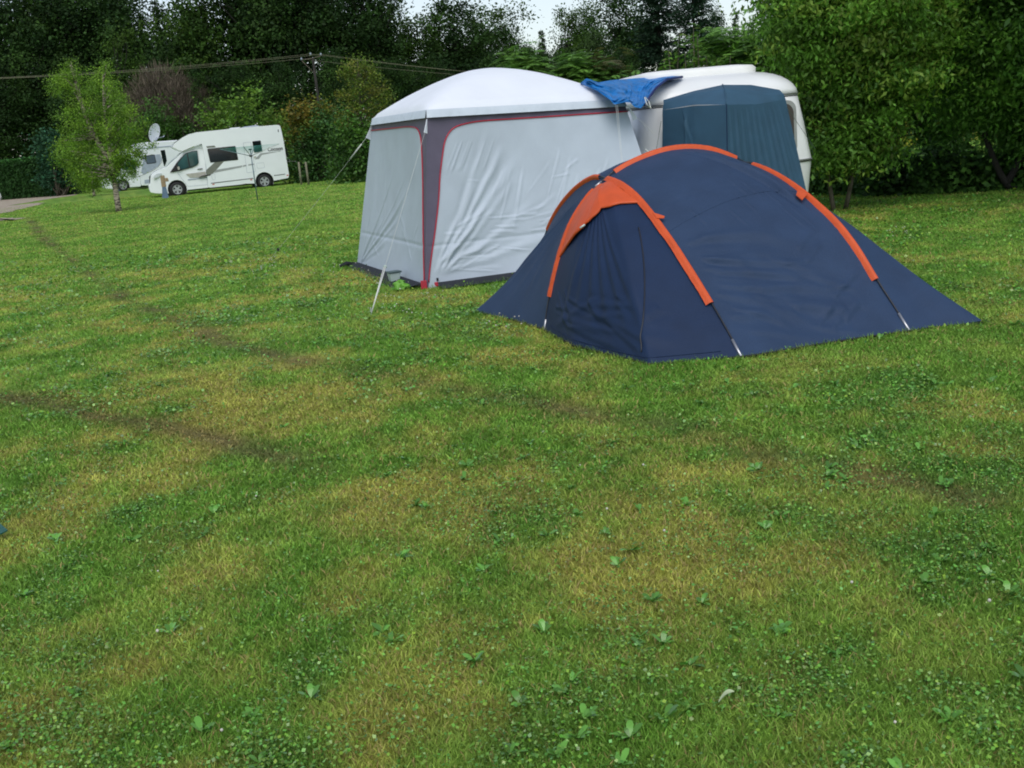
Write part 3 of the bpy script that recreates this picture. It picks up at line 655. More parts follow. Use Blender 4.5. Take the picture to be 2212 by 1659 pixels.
# poles: whole arcs, plus steel feet
def offs(P, h=.018): Q = P.copy(); Q[:, 2] += h * np.clip(Q[:, 2] / .3, 0, 1); return Q
p1 = np.concatenate([c_AX1, c_X1X2[1:], c_X2E[1:]]); p2 = np.concatenate([c_DX2, c_X2G[1:]]); p3 = np.concatenate([c_CX1, c_BX1[1:]])
for pp in (p1, p2, p3): MB().tube(offs(pp), .0065, 7).build("pole", MT['pole'], bt, True)
for a, c_ in ((A0, c_AX1), (C0, c_CX1), (D0, c_DX2)):
    MB().tube([a + [0, -.012, -.01], c_[0] * .0 + resample0(c_, 40)[3] + [0, -.015, 0]], .010, 8).build("pole_foot", MT['steel'], bt, True)
ferr = MB(); ferr.tube([PL(*D6(548, 214), A0, E0) + [0, -.02, .0], PL(*D6(572, 195), A0, E0) + [0, -.02, .0]], .010, 8); ferr.build("pole_ferrule", MT['steel'], bt, True)
MB().tube([PL(*D6(1172, 122), D0, X2) + [0, -.02, 0], PL(*D6(1198, 136), D0, X2) + [0, -.02, 0]], .010, 8).build("pole_ferrule", MT['steel'], bt, True)
def sleeve(name, C, f0, f1, wv, inward, m=MT['orange'], off=.016):
    """flat sleeve: ribbon from the pole line towards the cloth it is sewn to, doubled round the pole"""
    P = resample0(C, 120); P = P[int(f0 * 119):int(f1 * 119) + 1]; n = len(P); T = np.gradient(P, axis=0); T /= np.linalg.norm(T, axis=1)[:, None]
    inw = np.array(inward, float) if not callable(inward) else inward(P)
    s = inw - T * np.sum(inw * T, axis=1)[:, None] if inw.ndim == 2 else inw - T * (T @ inw)[:, None]
    s /= np.linalg.norm(s, axis=1)[:, None]; up = np.cross(T, s); up *= np.sign(up @ np.array([0, -1.0, .35]))[:, None]
    P = offs(P, .018); rows = []; q_ = np.arange(n); P = P + up * (.004 * (fbm(q_ * .35, q_ * 0 + 7., 5, 2) - .5))[:, None]; wv = (wv * (1 + .14 * (fbm(q_ * .3, q_ * 0, 9, 2) - .5)))[:, None]
    for (a, b) in ((-.012, -.012), (-.014, .002), (-.008, .014), (.006, .017), (.022, .015), (wv * .6, .012), (wv, .008)):
        rows.append(P + s * a + up * (b + off - .012 + (.005 * (fbm(q_ * .5, q_ * 0 + b * 900, 5, 2) - .5))[:, None]))
    Gd = np.stack(rows, 1); return mk(name, Gd.reshape(-1, 3), gridF(n, len(rows)), m, bt, True)
dn = (0, -.25, -1.0)
sleeve("pole_sleeve", c_AX1, .205, .90, .105, (.6, -.8, -.4))
sleeve("pole_sleeve", c_X1X2, .075, .925, .072, (0, -.55, -1))
sleeve("pole_sleeve", c_DX2, .205, .955, .062, (-1, .2, -.55))
sleeve("pole_sleeve", c_CX1, .215, .975, .046, (-1, -.3, -.55))
sleeve("pole_sleeve", c_BX1, .05, .62, .10, (.5, .0, -1))
# orange hood panel at the top of the front
nu_, nv_ = Pfr.shape[:2]; hood = []; nh = 40
for i in range(nh):
    t = i / (nh - 1); uu = t
    vmax = np.interp(t, [0, .12, .35, .55, .62, .8, 1], [.56, .50, .42, .335, .30, .285, .29])
    vmin = .06; row = []
    for j in range(16):
        vv = vmin + (vmax - vmin) * j / 15; p = at_uv(Pfr, nfr, uu, vv, .012 + .022 * math.sin(math.pi * t) * (j / 15) + .006 * math.sin(9 * t + j * .3)); row.append(p)
    row.append(row[-1] + nfr[int(uu * (nu_ - 1)), int(vmax * (nv_ - 1))] * -.014 + np.array([0, 0, .004])); hood.append(row)
mk("door_hood", np.array(hood).reshape(-1, 3), gridF(nh, 17), MT['orange'], bt, True)
q = at_uv(Pfr, nfr, .42, .405, .05); MB().tube([q + [-.02, 0, -.012], q + [.02, 0, .012]], .009, 6).build("hood_toggle", MT['tub'], bt, True)
def tab(pts, off=.03, name="guy_tab"):
    P = [PL(*D6(*q), C0, D0) for q in pts]; return P
for pts, PP in (([(783, 340), (836, 353), (836, 361), (806, 362)], None), ([(1378, 244), (1376, 268), (1396, 287), (1420, 262)], None)):
    n_ = len(pts); Q = []
    for q in pts:
        x_, y_ = D6(*q); d = Psd.reshape(-1, 3) - CAM; sx = (d @ CR) / (d @ FW) * FPX + 1106; sy = 829.5 - (d @ CU) / (d @ FW) * FPX
        k = np.argmin((sx - x_) ** 2 + (sy - y_) ** 2); Q.append(Psd.reshape(-1, 3)[k] + nsd.reshape(-1, 3)[k] * .04)
    Q = np.array(Q); Q2 = Q - nsd.reshape(-1, 3)[k] * .005
    mk("guy_tab", np.concatenate([Q, Q2]), [(0, 1, 2, 3), (7, 6, 5, 4), (0, 4, 5, 1), (1, 5, 6, 2), (2, 6, 7, 3), (3, 7, 4, 0)], MT['orange'], bt)
gr_ = np.array(PL(1880, 440, D0, X2)); rope(Rp + [0, 0, .01], G(2150, 700, .01), .004, MT['darkrope'], bt, name="guy_rope")
rope(c_X2E[12] + [0, 0, .02], G(1965, 560, .01), .003, MT['darkrope'], bt)

# ================================================================== CARAVAN
D8 = zc(1212.8, 121.3, .2741)
ang = R(-7); cL = AT(*D8(690, 352), 14.55); cR = AT(*D8(1930, 293), 14.55)
fc = (cL + cR) / 2; hwid = (cR[0] - cL[0]) / 2
cv = thing("caravan", "cream white rounded caravan with raised roof lid standing behind the blue canvas annexe", "caravan", (fc[0] + .0, 14.5, 0), world=False, rz=-ang * 1.0)
def rrect(hx, y0, y1, r, n=9):
    P = []
    for (cx, cy, a0) in ((hx - r, y0 + r, -90), (hx - r, y1 - r, 0), (-hx + r, y1 - r, 90), (-hx + r, y0 + r, 180)):
        for k in range(n):
            a = R(a0 + 90 * k / (n - 1)); P.append((cx + r * math.cos(a), cy + r * math.sin(a)))
    return P
def loft(name, rings, m, par, smooth=True, cap=True):
    n = len(rings[0]); V = [p for r_ in rings for p in r_]; F = [(i * n + k, i * n + (k + 1) % n, (i + 1) * n + (k + 1) % n, (i + 1) * n + k) for i in range(len(rings) - 1) for k in range(n)]
    if cap: F += [tuple(range(n))[::-1], tuple((len(rings) - 1) * n + k for k in range(n))]
    return mk(name, V, F, m, par, smooth)
def cring(z, h, y0, r): return [(p[0], p[1], z) for p in rrect(h, y0, 4.4 - y0, r)]
ZR, ZW = 1.80, .95; HR, HW, HB = hwid * 1.07, hwid * 1.19, hwid * 1.15
prof = [(.36, HB * .97, .10, .30), (.52, HB, .06, .32), (ZW - .02, HW, 0, .36), (ZW + .02, HW, 0, .36), (1.4, (HR + HW) / 2, .045, .37), (ZR, HR, .10, .38)]
loft("body", [cring(*p) for p in prof], MT['cara'], cv)
rp = []; 
for k in range(9):
    a = k / 8 * math.pi / 2; rp.append(cring(ZR + .002 + .33 * math.sin(a), HR + .008 - .46 * (1 - math.cos(a)), .09 + .50 * (1 - math.cos(a)), .38 + .12 * math.sin(a)))
loft("roof", rp, MT['cara'], cv)
def belt(z, h, y0, r, t, nm, m):
    P = [(p[0], p[1], z) for p in rrect(h, y0, 4.4 - y0, r, 12)]; P.append(P[0]); MB().tube(P, t, 6, cap=False).build(nm, m, cv, True)
belt(ZR, HR + .006, .095, .38, .012, "rain_rail", MT['alu']); belt(ZR - .028, HR + .004, .095, .38, .006, "rail_seal", MT['rubber'])
belt(ZW, HW + .004, -.004, .36, .013, "waist_rail", MT['alu']); belt(ZW - .02, HW + .006, -.005, .36, .007, "waist_seal", MT['rubber'])
lr = []
for z, hx, y0, y1 in ((2.06, .80, .62, 3.8), (2.19, .80, .60, 3.8), (2.225, .77, .64, 3.75), (2.245, .66, .8, 3.6), (2.25, .3, 1.2, 3.2)):
    lr.append([(p[0] - .12, p[1], z) for p in rrect(hx, y0, y1, .28)])
loft("roof_lid", lr, MT['lid'], cv)
wn_ = MB()
def arch_win(mb, x0, x1, z0, z1, y, r=.12, th=.02):
    P = []
    for (cx, cz, a0) in ((x1 - r, z0 + r, -90), (x1 - r, z1 - r, 0), (x0 + r, z1 - r, 90), (x0 + r, z0 + r, 180)):
        for k in range(7): a = R(a0 + 15 * k); P.append((cx + r * math.cos(a), cz + r * math.sin(a)))
    return mb.prism(P, y, y + th)
fr = arch_win(MB(), -.80, .90, 1.02, 1.72, .020).build("window_frame", MT['alu'], cv)
fr.rotation_euler = (0, 0, 0)
g_ = arch_win(MB(), -.76, .86, 1.06, 1.68, .010).build("front_window", MT['glass'], cv)
for s_ in (1,):
    Pw = []
    arch_win(MB(), 1.0, 3.4, 1.05, 1.66, -.01).build("side_window", MT['glass'], cv).rotation_euler = (0, 0, 0)
for o_ in [o_ for o_ in cv.children if o_.name.startswith("side_window")]:
    o_.location = (-HW - .0, .0, 0); o_.rotation_euler = (0, R(0), R(90))
mk("skirt", [p for z in (.12, .37) for p in [(a * .99, b, z) for a, b in rrect(HB * .95, .12, 4.2, .3)]], [(i, (i + 1) % 36, (i + 1) % 36 + 36, i + 36) for i in range(36)], mat("grey skirt", (.16, .18, .19), .7), cv, True)
for sx in (-1, 1):
    wl = MB().lathe([(.05, -.09), (.29, -.09), (.31, -.05), (.31, .05), (.29, .09), (.05, .09)], (0, 0, 0)); w_ = wl.build("wheel", MT['rubber'], cv, True)
    w_.rotation_euler = (0, R(90), 0); w_.location = (sx * (HB - .14), 2.3, .31)
MB().tube([(HW - .22, .05, 1.60), (HW + .02, .25, .98)], .004, 5).build("stay_wire", MT['darkrope'], cv)

# ------------------------------------------------------------------ blue canvas annexe
ax_ = thing("canvas_annexe", "teal blue canvas annexe with low pitched roof attached to the end of the cream caravan", "annexe", (fc[0], 14.2, 0))
YA, YC = 14.40, 13.55
tl = AT(1433, 216, YA); pk = AT(1561, 183, YA); tr2 = AT(1684, 194, YA)
k0 = AT(1569, 226, YC); l1 = AT(1431, 238, YA - .12); r1 = AT(1697, 214, YA - .12)
def gnd(x, y, Y): p = AT(x, y, Y); return p
lb_ = AT(1426, 470, YA - .1); kb = AT(1576, 560, YC - .05); rb_ = AT(1762, 452, YA - .25)
for q in (lb_, kb, rb_): q[2] = .01
n = 40
def cp_(name, a, b, c, d, crs, nn=(70, 60), out=(0, -1, 0)):
    T_, B_ = resample0(a, nn[0]), resample0(b, nn[0]); L_, R__ = resample0(c, nn[1]), resample0(d, nn[1]); P = coons(T_, B_, L_, R__); nr = normals(P)
    if np.mean(nr @ np.array(out)) < 0: nr = -nr
    u = np.linspace(0, 1, nn[0])[:, None]; v = np.linspace(0, 1, nn[1])[None, :]
    P = P + nr * (creases(u + 0 * v, v + 0 * u, crs) * sm(0, .03, u) * sm(0, .03, 1 - u) * sm(0, .04, v))[..., None]
    mk(name, P.reshape(-1, 3), gridF(*nn), MT['canvas'], ax_, True); return P
random.seed(8)
cp_("roof_left", [tl, (tl + pk) / 2 + [0, 0, .015], pk], [l1, (l1 + k0) / 2 + [0, -.05, .03], k0], [tl, (tl + l1) / 2 + [0, -.06, .02], l1], [pk, (pk + k0) / 2 + [0, -.02, .07], k0], [])
cp_("roof_right", [pk, (tr2 + pk) / 2 + [0, 0, .03], tr2], [k0, (r1 + k0) / 2 + [0, -.02, -.03], r1], [pk, (pk + k0) / 2 + [0, -.02, .07], k0], [tr2, (tr2 + r1) / 2 + [0, -.06, .0], r1], [])
fr_ = [(.03 + .06 * k, .0, .02 + .062 * k, random.uniform(.5, 1.1), .016, random.uniform(.010, .022)) for k in range(8)]
cp_("left_wall", [l1, (l1 + k0) / 2 + [0, -.05, .02], k0], [lb_, kb], [l1, lb_], [k0, kb], [(.33 + .02 * k, 0, .62 - .07 * k, .5 + .05 * k, .02, .010) for k in range(6)])
rw = cp_("right_wall", [k0, (r1 + k0) / 2 + [0, -.02, -.03], r1], [kb, rb_], [k0, kb], [r1, rb_], [(.05 + .09 * k, .0, .10 + .10 * k, random.uniform(.6, 1.1), .022, random.uniform(.012, .026)) for k in range(10)])
MB().tube([k0 + [0, -.01, 0], kb], .006, 6).build("corner_seam", MT['navy2'], ax_); MB().tube(resample0([pk, (pk + k0) / 2 + [0, -.02, .075], k0], 12) + np.array([0, 0, .004]), .008, 6).build("ridge_seam", MT['canvas'], ax_, True)
zp = l1 * .53 + k0 * .47; zb = lb_ * .47 + kb * .53; MB().tube([zp + [0, -.035, .0], zp * .7 + zb * .3 + [0, -.02, 0], zb + [0, -.02, 0]], .006, 5).build("zip", MT['palegrey'], ax_)
MB().tube([AT(1428, 262, 14.2), AT(1417, 330, 13.7)], .003, 5).build("guy_rope", MT['darkrope'], ax_)
MB().tube([AT(1700, 232, 14.25), AT(1761, 322, 14.0)], .003, 5).build("guy_rope", MT['darkrope'], ax_)

# ------------------------------------------------------------------ blue tarpaulin over the gap
up_ = [(1254, 179, 14.0), (1267, 169, 13.95), (1280, 173, 14.0), (1293, 178, 14.1), (1320, 173, 14.4), (1355, 170.5, 14.85), (1400, 167, 15.2), (1437, 164, 15.1), (1474, 164, 14.95)]
lo_ = [(1254, 182, 14.1), (1290, 196, 13.7), (1318, 216, 13.5), (1326, 226, 13.45), (1348, 221, 13.45), (1362, 221, 13.5), (1370, 231, 13.5), (1384, 234, 13.6), (1396, 222, 13.9), (1404, 208, 14.15), (1417, 190, 14.35), (1440, 172, 14.55), (1474, 166, 14.75)]
nt_ = 110; Tp = resample0([AT(*p) for p in up_], nt_); Lo = resample0([AT(*p) for p in lo_], nt_); nv_ = 50
v = np.linspace(0, 1, nv_)[None, :, None]; P = Tp[:, None] * (1 - v) + Lo[:, None] * v; u = np.linspace(0, 1, nt_)[:, None]; vv = v[..., 0]
h = .20 * (fbm(u * 7 + 0 * vv, vv * 4 + 0 * u, 14, 4) - .5) + .07 * (fbm(u * 19 + 3 * vv, vv * 9 + 0 * u, 15, 3) - .5) + .03 * np.sin(u * 38 + 5 * vv) * sm(.2, .6, u) * sm(1, .6, u) + creases(u + 0 * vv, vv + 0 * u, [(.25 + .05 * k, .95, .5 + .07 * k, .1, .03, .05) for k in range(8)])
e = sm(0, .2, vv) * sm(0, .05, 1 - vv) * sm(0, .05, u) * sm(0, .05, 1 - u); P[..., 1] -= (h + .06) * e; P[..., 2] -= .10 * (np.sin(u * math.pi) * np.sin(vv * math.pi) * .35)
tp = mk("tarpaulin", P.reshape(-1, 3), gridF(nt_, nv_), MT['tarp'], None, True); tag(tp, "crumpled bright blue tarpaulin draped from the white awning roof over the caravan roof edge", "tarpaulin")
MB().tube(Lo[58:], .016, 6).build("hem", MT['tarpedge'], tp, True)
MB().tube([AT(*D8(655, 325), 13.8), AT(*D8(672, 380), 13.7), AT(*D8(705, 412), 13.75), AT(*D8(690, 360), 13.8), AT(*D8(660, 322), 13.8)], .006, 5).build("tie_cord", MT['rope'], tp)

# ================================================================== MOTORHOMES
def side(ox, oy, s, ex=(.997, -.078), ez=(-.139, -.990)):
    A = np.array([[ex[0], ez[0]], [ex[1], ez[1]]]); Ai = np.linalg.inv(A)
    def f(x, y): r = Ai @ np.array([(x - ox) / s, (y - oy) / s]); return (r[0], r[1])
    return f
def P_(f, pts): return [f(*p) for p in pts]
def arc_pts(cx, cz, r, a0, a1, n=12): return [(cx + r * math.cos(R(a0 + (a1 - a0) * k / (n - 1))), cz + r * math.sin(R(a0 + (a1 - a0) * k / (n - 1)))) for k in range(n)]
def rounded(P, r=.03, n=4):
    o = []; m = len(P)
    for i in range(m):
        a, b, c = map(np.array, (P[i - 1], P[i], P[(i + 1) % m])); da = a - b; dc = c - b; la, lc = np.linalg.norm(da), np.linalg.norm(dc); k = min(r, la / 2.2, lc / 2.2)
        p, q = b + da / la * k, b + dc / lc * k
        for j in range(n): t = j / (n - 1); o.append(tuple((1 - t) ** 2 * p + 2 * t * (1 - t) * b + t * t * q))
    return o
def plate(name, f, pts, m, par, y=-.012, th=.012, rd=.02): return MB().prism(rounded(P_(f, pts), rd) if rd else P_(f, pts), y, y + th).build(name, m, par)
def wheel(par, x, z, y, r=.335, spokes=10, rimr=.62, m=None):
    w_ = MB().lathe([(r * rimr, -.0), (r * .80, -.012), (r * .95, .005), (r, .04), (r, .17), (r * .93, .21), (r * .5, .21)], (x, y, z), 'y', 32, False).build("wheel", MT['rubber'], par, True)
    MB().lathe([(r * .10, .03), (r * rimr, .03), (r * rimr, .05), (r * .1, .05)], (x, y, z), 'y', 28).build("rim_back", MT['rubber'], w_, False)
    b = MB(); b.lathe([(r * (rimr - .07), -.012), (r * rimr, -.014), (r * rimr, .03), (r * (rimr - .07), .028)], (x, y, z), 'y', 32, False)
    b.lathe([(.001, -.02), (r * .17, -.018), (r * .19, .03)], (x, y, z), 'y', 20)
    for k in range(spokes):
        a = 2 * math.pi * k / spokes; c, s_ = math.cos(a), math.sin(a); wd = r * (.075 if k % 2 else .06)
        a2 = a + (.16 if k % 2 else -.16); c2, s2 = math.cos(a2), math.sin(a2)
        i0, i1 = r * .14, r * (rimr - .04); V = []
        for yy in (-.008, .025):
            for (rr, cc, ss, w2) in ((i0, c, s_, wd), (i1, c2, s2, wd * .9)):
                V += [(x + rr * cc - w2 * ss, y + yy, z + rr * ss + w2 * cc), (x + rr * cc + w2 * ss, y + yy, z + rr * ss - w2 * cc)]
        b.add(V, [(0, 1, 3, 2), (4, 6, 7, 5), (0, 2, 6, 4), (1, 5, 7, 3), (0, 4, 5, 1), (2, 3, 7, 6)])
    b.build("hub_cap", MT['hub'], w_); return w_
def text_mesh(name, body, size, x, z, y, m, par, ang=0, bold=.0, sx=1.0):
    cu = bpy.data.curves.new(name, 'FONT'); cu.body = body; cu.size = size; cu.extrude = .002; cu.offset = bold; cu.resolution_u = 3
    to = bpy.data.objects.new(name + "_t", cu); col.objects.link(to); dg = bpy.context.evaluated_depsgraph_get(); me = bpy.data.meshes.new_from_object(to.evaluated_get(dg))
    bpy.data.objects.remove(to); me.name = name; me.materials.clear(); me.materials.append(m)
    o = bpy.data.objects.new(name, me); col.objects.link(o); o.parent = par; o.location = (x, y, z); o.scale = (sx, 1, 1)
    o.matrix_basis = Matrix.Translation((x, y, z)) @ Matrix.Rotation(ang, 4, 'Y') @ Matrix.Rotation(R(90), 4, 'X') @ Matrix.Diagonal((sx, 1, 1, 1)); return o

# --- nearer motorhome
m7 = side(490, 1094, 280); D7 = zc(303.2, 242.6, .16449)
Yf = G(383, 423)[1]; o1 = G(*D7(490, 1094)); vd = np.array([o1[0] + 2.4, o1[1]]); azm = math.atan2(vd[0], vd[1])
m1 = thing("motorhome", "white low profile motorhome with grey stripes and long dark side window, nearer of the two", "motorhome", o1, world=False, rz=-azm + R(5))
W_ = 2.25; fw = m7(490, 1012); rw_ = m7(1663, 925); 
def bodyp(pts): return P_(m7, pts)
ra = arc_pts(rw_[0], rw_[1], .45, 205, -25, 14)
body = bodyp([(430, 452), (442, 420), (475, 388), (560, 328), (640, 287), (750, 260), (900, 245), (1190, 216), (1340, 203)]) + bodyp([(1600, 182), (1820, 165), (1858, 168), (1876, 190), (1896, 270), (1925, 400), (1960, 620), (1988, 770), (2000, 850), (1990, 885), (1790, 920)]) + ra[::-1] + bodyp([(1530, 952), (1400, 952), (1340, 962), (920, 997), (893, 990), (882, 800), (862, 660), (838, 520), (815, 412), (740, 430), (640, 470), (560, 506), (505, 490)])
MB().prism(body, 0, W_).build("body", MT['white'], m1, bevel=.07, seg=4)
fa = arc_pts(fw[0], fw[1], .45, 200, -22, 14)
cab = bodyp([(830, 420), (700, 452), (600, 490), (548, 530), (345, 712), (300, 728), (235, 752), (175, 788), (145, 825), (138, 880), (137, 925), (118, 950), (122, 1000), (140, 1045), (200, 1060), (345, 1068)]) + fa + bodyp([(625, 1022), (740, 1012), (905, 998), (905, 700)])
cabo = MB().prism(cab, .13, W_ - .13)
V = np.array(cabo.V); x0 = fw[0] + .1; k = np.clip((x0 - V[:, 0]) / 1.3, 0, 1); V[:, 1] = W_ / 2 + (V[:, 1] - W_ / 2) * (1 - .20 * k ** 1.5)
hi = np.clip((V[:, 2] - 1.5) / .9, 0, 1); V[:, 1] = W_ / 2 + (V[:, 1] - W_ / 2) * (1 - .04 * hi); cabo.V = [tuple(a) for a in V]
cabo.build("cab", MT['white'], m1, bevel=.08, seg=4)
MB().prism(bodyp([(345, 1000), (1960, 860), (1960, 800), (345, 940)]), .25, W_ - .25).build("chassis", MT['rubber'], m1)
MB().prism(bodyp([(600, 1040), (1550, 962), (1550, 930), (600, 1000)]), .35, W_ - .35).build("underbody", MT['rubber'], m1)
pl = lambda nm, pts, m, y=-.012, th=.012, rd=.02, par=m1: plate(nm, m7, pts, m, par, y, th, rd)
lw = pl("side_window", [(883, 478), (1262, 443), (1302, 630), (925, 663)], MT['rubber'], -.014, .014, .05); plate("pane", m7, [(893, 484), (1256, 450), (1293, 624), (931, 656)], MT['glass'], lw, -.02, .006, .04)
sw = pl("side_window", [(1490, 384), (1604, 372), (1632, 524), (1516, 536)], MT['rubber'], -.014, .014, .04); plate("pane", m7, [(1497, 391), (1599, 380), (1625, 518), (1522, 529)], MT['glass'], sw, -.02, .006, .03)
cw = pl("cab_window", [(755, 498), (690, 505), (594, 535), (478, 662), (392, 788), (505, 770), (690, 722), (748, 695), (775, 660)], MT['rubber'], .098, .02, .03)
plate("pane", m7, [(750, 506), (692, 513), (600, 543), (496, 668), (512, 758), (686, 712), (742, 688), (768, 655)], MT['cabglass'], cw, .09, .01, .03)
pl("window_pillar", [(615, 540), (628, 536), (660, 716), (645, 720)], MT['rubber'], .086, .01, 0)
ws = [m7(*q) for q in ((548, 530), (345, 712))]
d_ = np.array(ws[1]) - np.array(ws[0]); nn = np.array([d_[1], -d_[0]]); nn /= np.linalg.norm(nn); nn *= -1 if nn[0] > 0 else 1
Vv_ = [(p[0] + nn[0] * o_, y_, p[1] + nn[1] * o_) for p in ws for y_ in (.26, W_ - .26) for o_ in (.0, .02)]
mk("windscreen", Vv_, [(0, 2, 3, 1), (4, 5, 7, 6), (0, 1, 5, 4), (2, 6, 7, 3), (0, 4, 6, 2), (1, 3, 7, 5)], MT['cabglass'], m1)
pl("skylight", [(472, 388), (560, 322), (640, 282), (632, 296), (565, 338), (485, 398)], MT['glass'], .35, 1.5, .02)
pl("stripe", [(870, 444), (980, 436), (1000, 458), (884, 468)], MT['decal'], -.006, .006, 0); pl("stripe", [(988, 657), (1108, 648), (962, 806), (880, 838), (866, 800), (868, 762)], MT['decal'], -.006, .006, .02)
pl("stripe", [(1000, 760), (1362, 704), (1344, 732), (975, 800)], MT['decal2'], -.005, .005, 0); pl("stripe", [(1372, 702), (1412, 697), (1412, 716), (1356, 726)], MT['decal2'], -.005, .005, 0); pl("stripe", [(1436, 692), (1515, 682), (1517, 700), (1438, 710)], MT['decal2'], -.005, .005, 0)
pl("stripe", [(1525, 628), (1602, 546), (1825, 522), (1830, 530), (1622, 568), (1582, 622)], MT['decal2'], -.005, .005, 0)
pl("stripe", [(600, 810), (862, 780), (868, 822), (770, 858), (660, 856)], MT['beige'], .108, .02, .02); pl("stripe", [(770, 858), (812, 835), (935, 815), (925, 835)], MT['darkdecal'], -.006, .13, 0)
pl("lower_trim", [(930, 934), (1508, 876), (1512, 884), (934, 943)], MT['darkdecal'], -.012, .012, 0); pl("lower_trim", [(1790, 844), (1944, 828), (1946, 836), (1793, 853)], MT['darkdecal'], -.012, .012, 0)
for q in ((965, 952), (1478, 900)): pl("side_marker", [(q[0] - 14, q[1] - 4), (q[0] + 14, q[1] - 7), (q[0] + 14, q[1] + 5), (q[0] - 14, q[1] + 8)], MT['amber'], -.012, .012, .01)
pl("tail_lamp", [(1965, 843), (1990, 840), (1992, 852), (1967, 856)], MT['amber'], -.012, .012, .01)
pl("marker_lamp", [(1838, 226), (1850, 225), (1854, 262), (1842, 262)], MT['darkdecal'], -.008, .008, .01)
# thin shut lines: entry door, cab door, lockers
def outline(nm, pts, y, r=.004, m=MT['palegrey'], par=m1):
    Q = rounded(P_(m7, pts), .04); Q.append(Q[0]); MB().tube([(a, y, b) for a, b in Q], r, 4, False).build(nm, m, par)
outline("entry_door", [(1368, 402), (1468, 392), (1535, 790), (1420, 806)], -.004, .006); outline("locker_door", [(1548, 680), (1648, 670), (1662, 740), (1562, 750)], -.004, .005); outline("locker_door", [(940, 815), (985, 808), (992, 885), (950, 892)], -.004, .005)
outline("cab_door", [(845, 470), (760, 468), (600, 508), (480, 660), (495, 790), (540, 860), (610, 945), (625, 975), (890, 955)], .122, .006)
pl("door_handle", [(755, 742), (822, 735), (824, 747), (760, 753)], MT['darkdecal'], .09, .03, .01); pl("door_handle", [(1510, 588), (1545, 582), (1545, 606), (1515, 610)], MT['beige'], -.02, .02, .01)
pl("headlight", [(178, 838), (215, 802), (275, 790), (292, 805), (240, 845), (182, 866)], MT['lamp'], .16, .12, .03)
pl("grille", [(134, 842), (146, 824), (156, 850), (152, 930), (136, 930)], MT['rubber'], .45, W_ - .9, .02)
pl("side_moulding", [(625, 880), (890, 855), (892, 868), (628, 893)], MT['palegrey'], .118, .01, 0)
MB().prism(rounded(bodyp([(488, 712), (512, 705), (522, 750), (496, 752)]), .03), -.12, .02).build("mirror", MT['beige'], m1)
MB().prism(bodyp([(515, 735), (530, 732), (530, 742), (516, 746)]), -.02, .14).build("mirror_arm", MT['rubber'], m1)
wheel(m1, fw[0], fw[1], .17, .355); wheel(m1, rw_[0], rw_[1], .06, .355)
for q_ in (fw, rw_): MB().prism(arc_pts(q_[0], q_[1], .47, 0, 345, 24), .30, W_ - .30).build("wheel_arch", MT['rubber'], m1)
wheel(m1, fw[0], fw[1], W_ - .40, .34, 2); wheel(m1, rw_[0], rw_[1], W_ - .30, .34, 2)
pl("roof_vent", [(1200, 216), (1205, 200), (1335, 190), (1342, 204)], MT['white2'], .5, .6, .02); pl("roof_vent", [(1365, 203), (1385, 185), (1560, 162), (1600, 170), (1612, 184)], MT['palegrey'], .6, .8, .03)
a_ = m7(1703, 520); text_mesh("lettering", "Cocoon", .25, a_[0], a_[1], -.004, MT['darkdecal'], m1, R(-.5), .008, .92); a_ = m7(1836, 529); text_mesh("lettering", "463", .12, a_[0], a_[1], -.004, MT['decal2'], m1, R(-.5), .002)
# bike rack (part) and the bicycle it carries (a thing)
rk = MB()
for y_ in (.55, 1.7): rk.tube([(m7(1950, 560)[0], y_, m7(1950, 560)[1]), (m7(2040, 640)[0], y_, m7(2010, 660)[1]), (m7(2130, 650)[0], y_, m7(2010, 668)[1])], .016, 6)
rk.tube([(m7(2010, 660)[0], .25, m7(2010, 664)[1]), (m7(2010, 660)[0], 2.0, m7(2010, 664)[1])], .018, 6); rk.tube([(m7(2095, 650)[0], .25, m7(2010, 664)[1]), (m7(2095, 650)[0], 2.0, m7(2010, 664)[1])], .018, 6); rk.build("bike_rack", MT['steel'], m1, True)
xb, zb0 = m7(2010, 665); mw = m1.matrix_basis if False else Matrix.Translation(m1.location) @ Matrix.Rotation(m1.rotation_euler[2], 4, 'Z')
bp_ = mw @ Vector((xb, .35, zb0)); bk = thing("bicycle", "dark bicycle carried on the rack behind the nearer motorhome", "bicycle", bp_, world=False, rz=m1.rotation_euler[2])
for y_ in (.28, 1.32):
    t = [(0 + 0 * a, y_ + .33 * math.cos(a), .36 + .33 * math.sin(a)) for a in np.linspace(0, 2 * math.pi, 25)]; MB().tube(t, .022, 6, False).build("wheel", MT['rubber'], bk, True)
fb = MB()
for a, b in (((0, .28, .36), (0, .62, .36)), ((0, .62, .36), (0, .48, .86)), ((0, .48, .82), (0, 1.12, .86)), ((0, .62, .36), (0, 1.13, .78)), ((0, .28, .36), (0, .48, .82)), ((0, 1.32, .36), (0, 1.10, .92))): fb.tube([a, b], .022, 6)
fb.build("frame", MT['darkdecal'], bk, True)
MB().tube([(-.26, 1.05, 1.02), (-.1, 1.10, 1.06), (0, 1.10, .98), (.1, 1.10, 1.06), (.30, 1.05, 1.06)], .014, 6).build("handlebar", MT['steel'], bk, True); MB().box((0, .44, .92), (.14, .26, .05)).build("saddle", MT['rubber'], bk, bevel=.02)

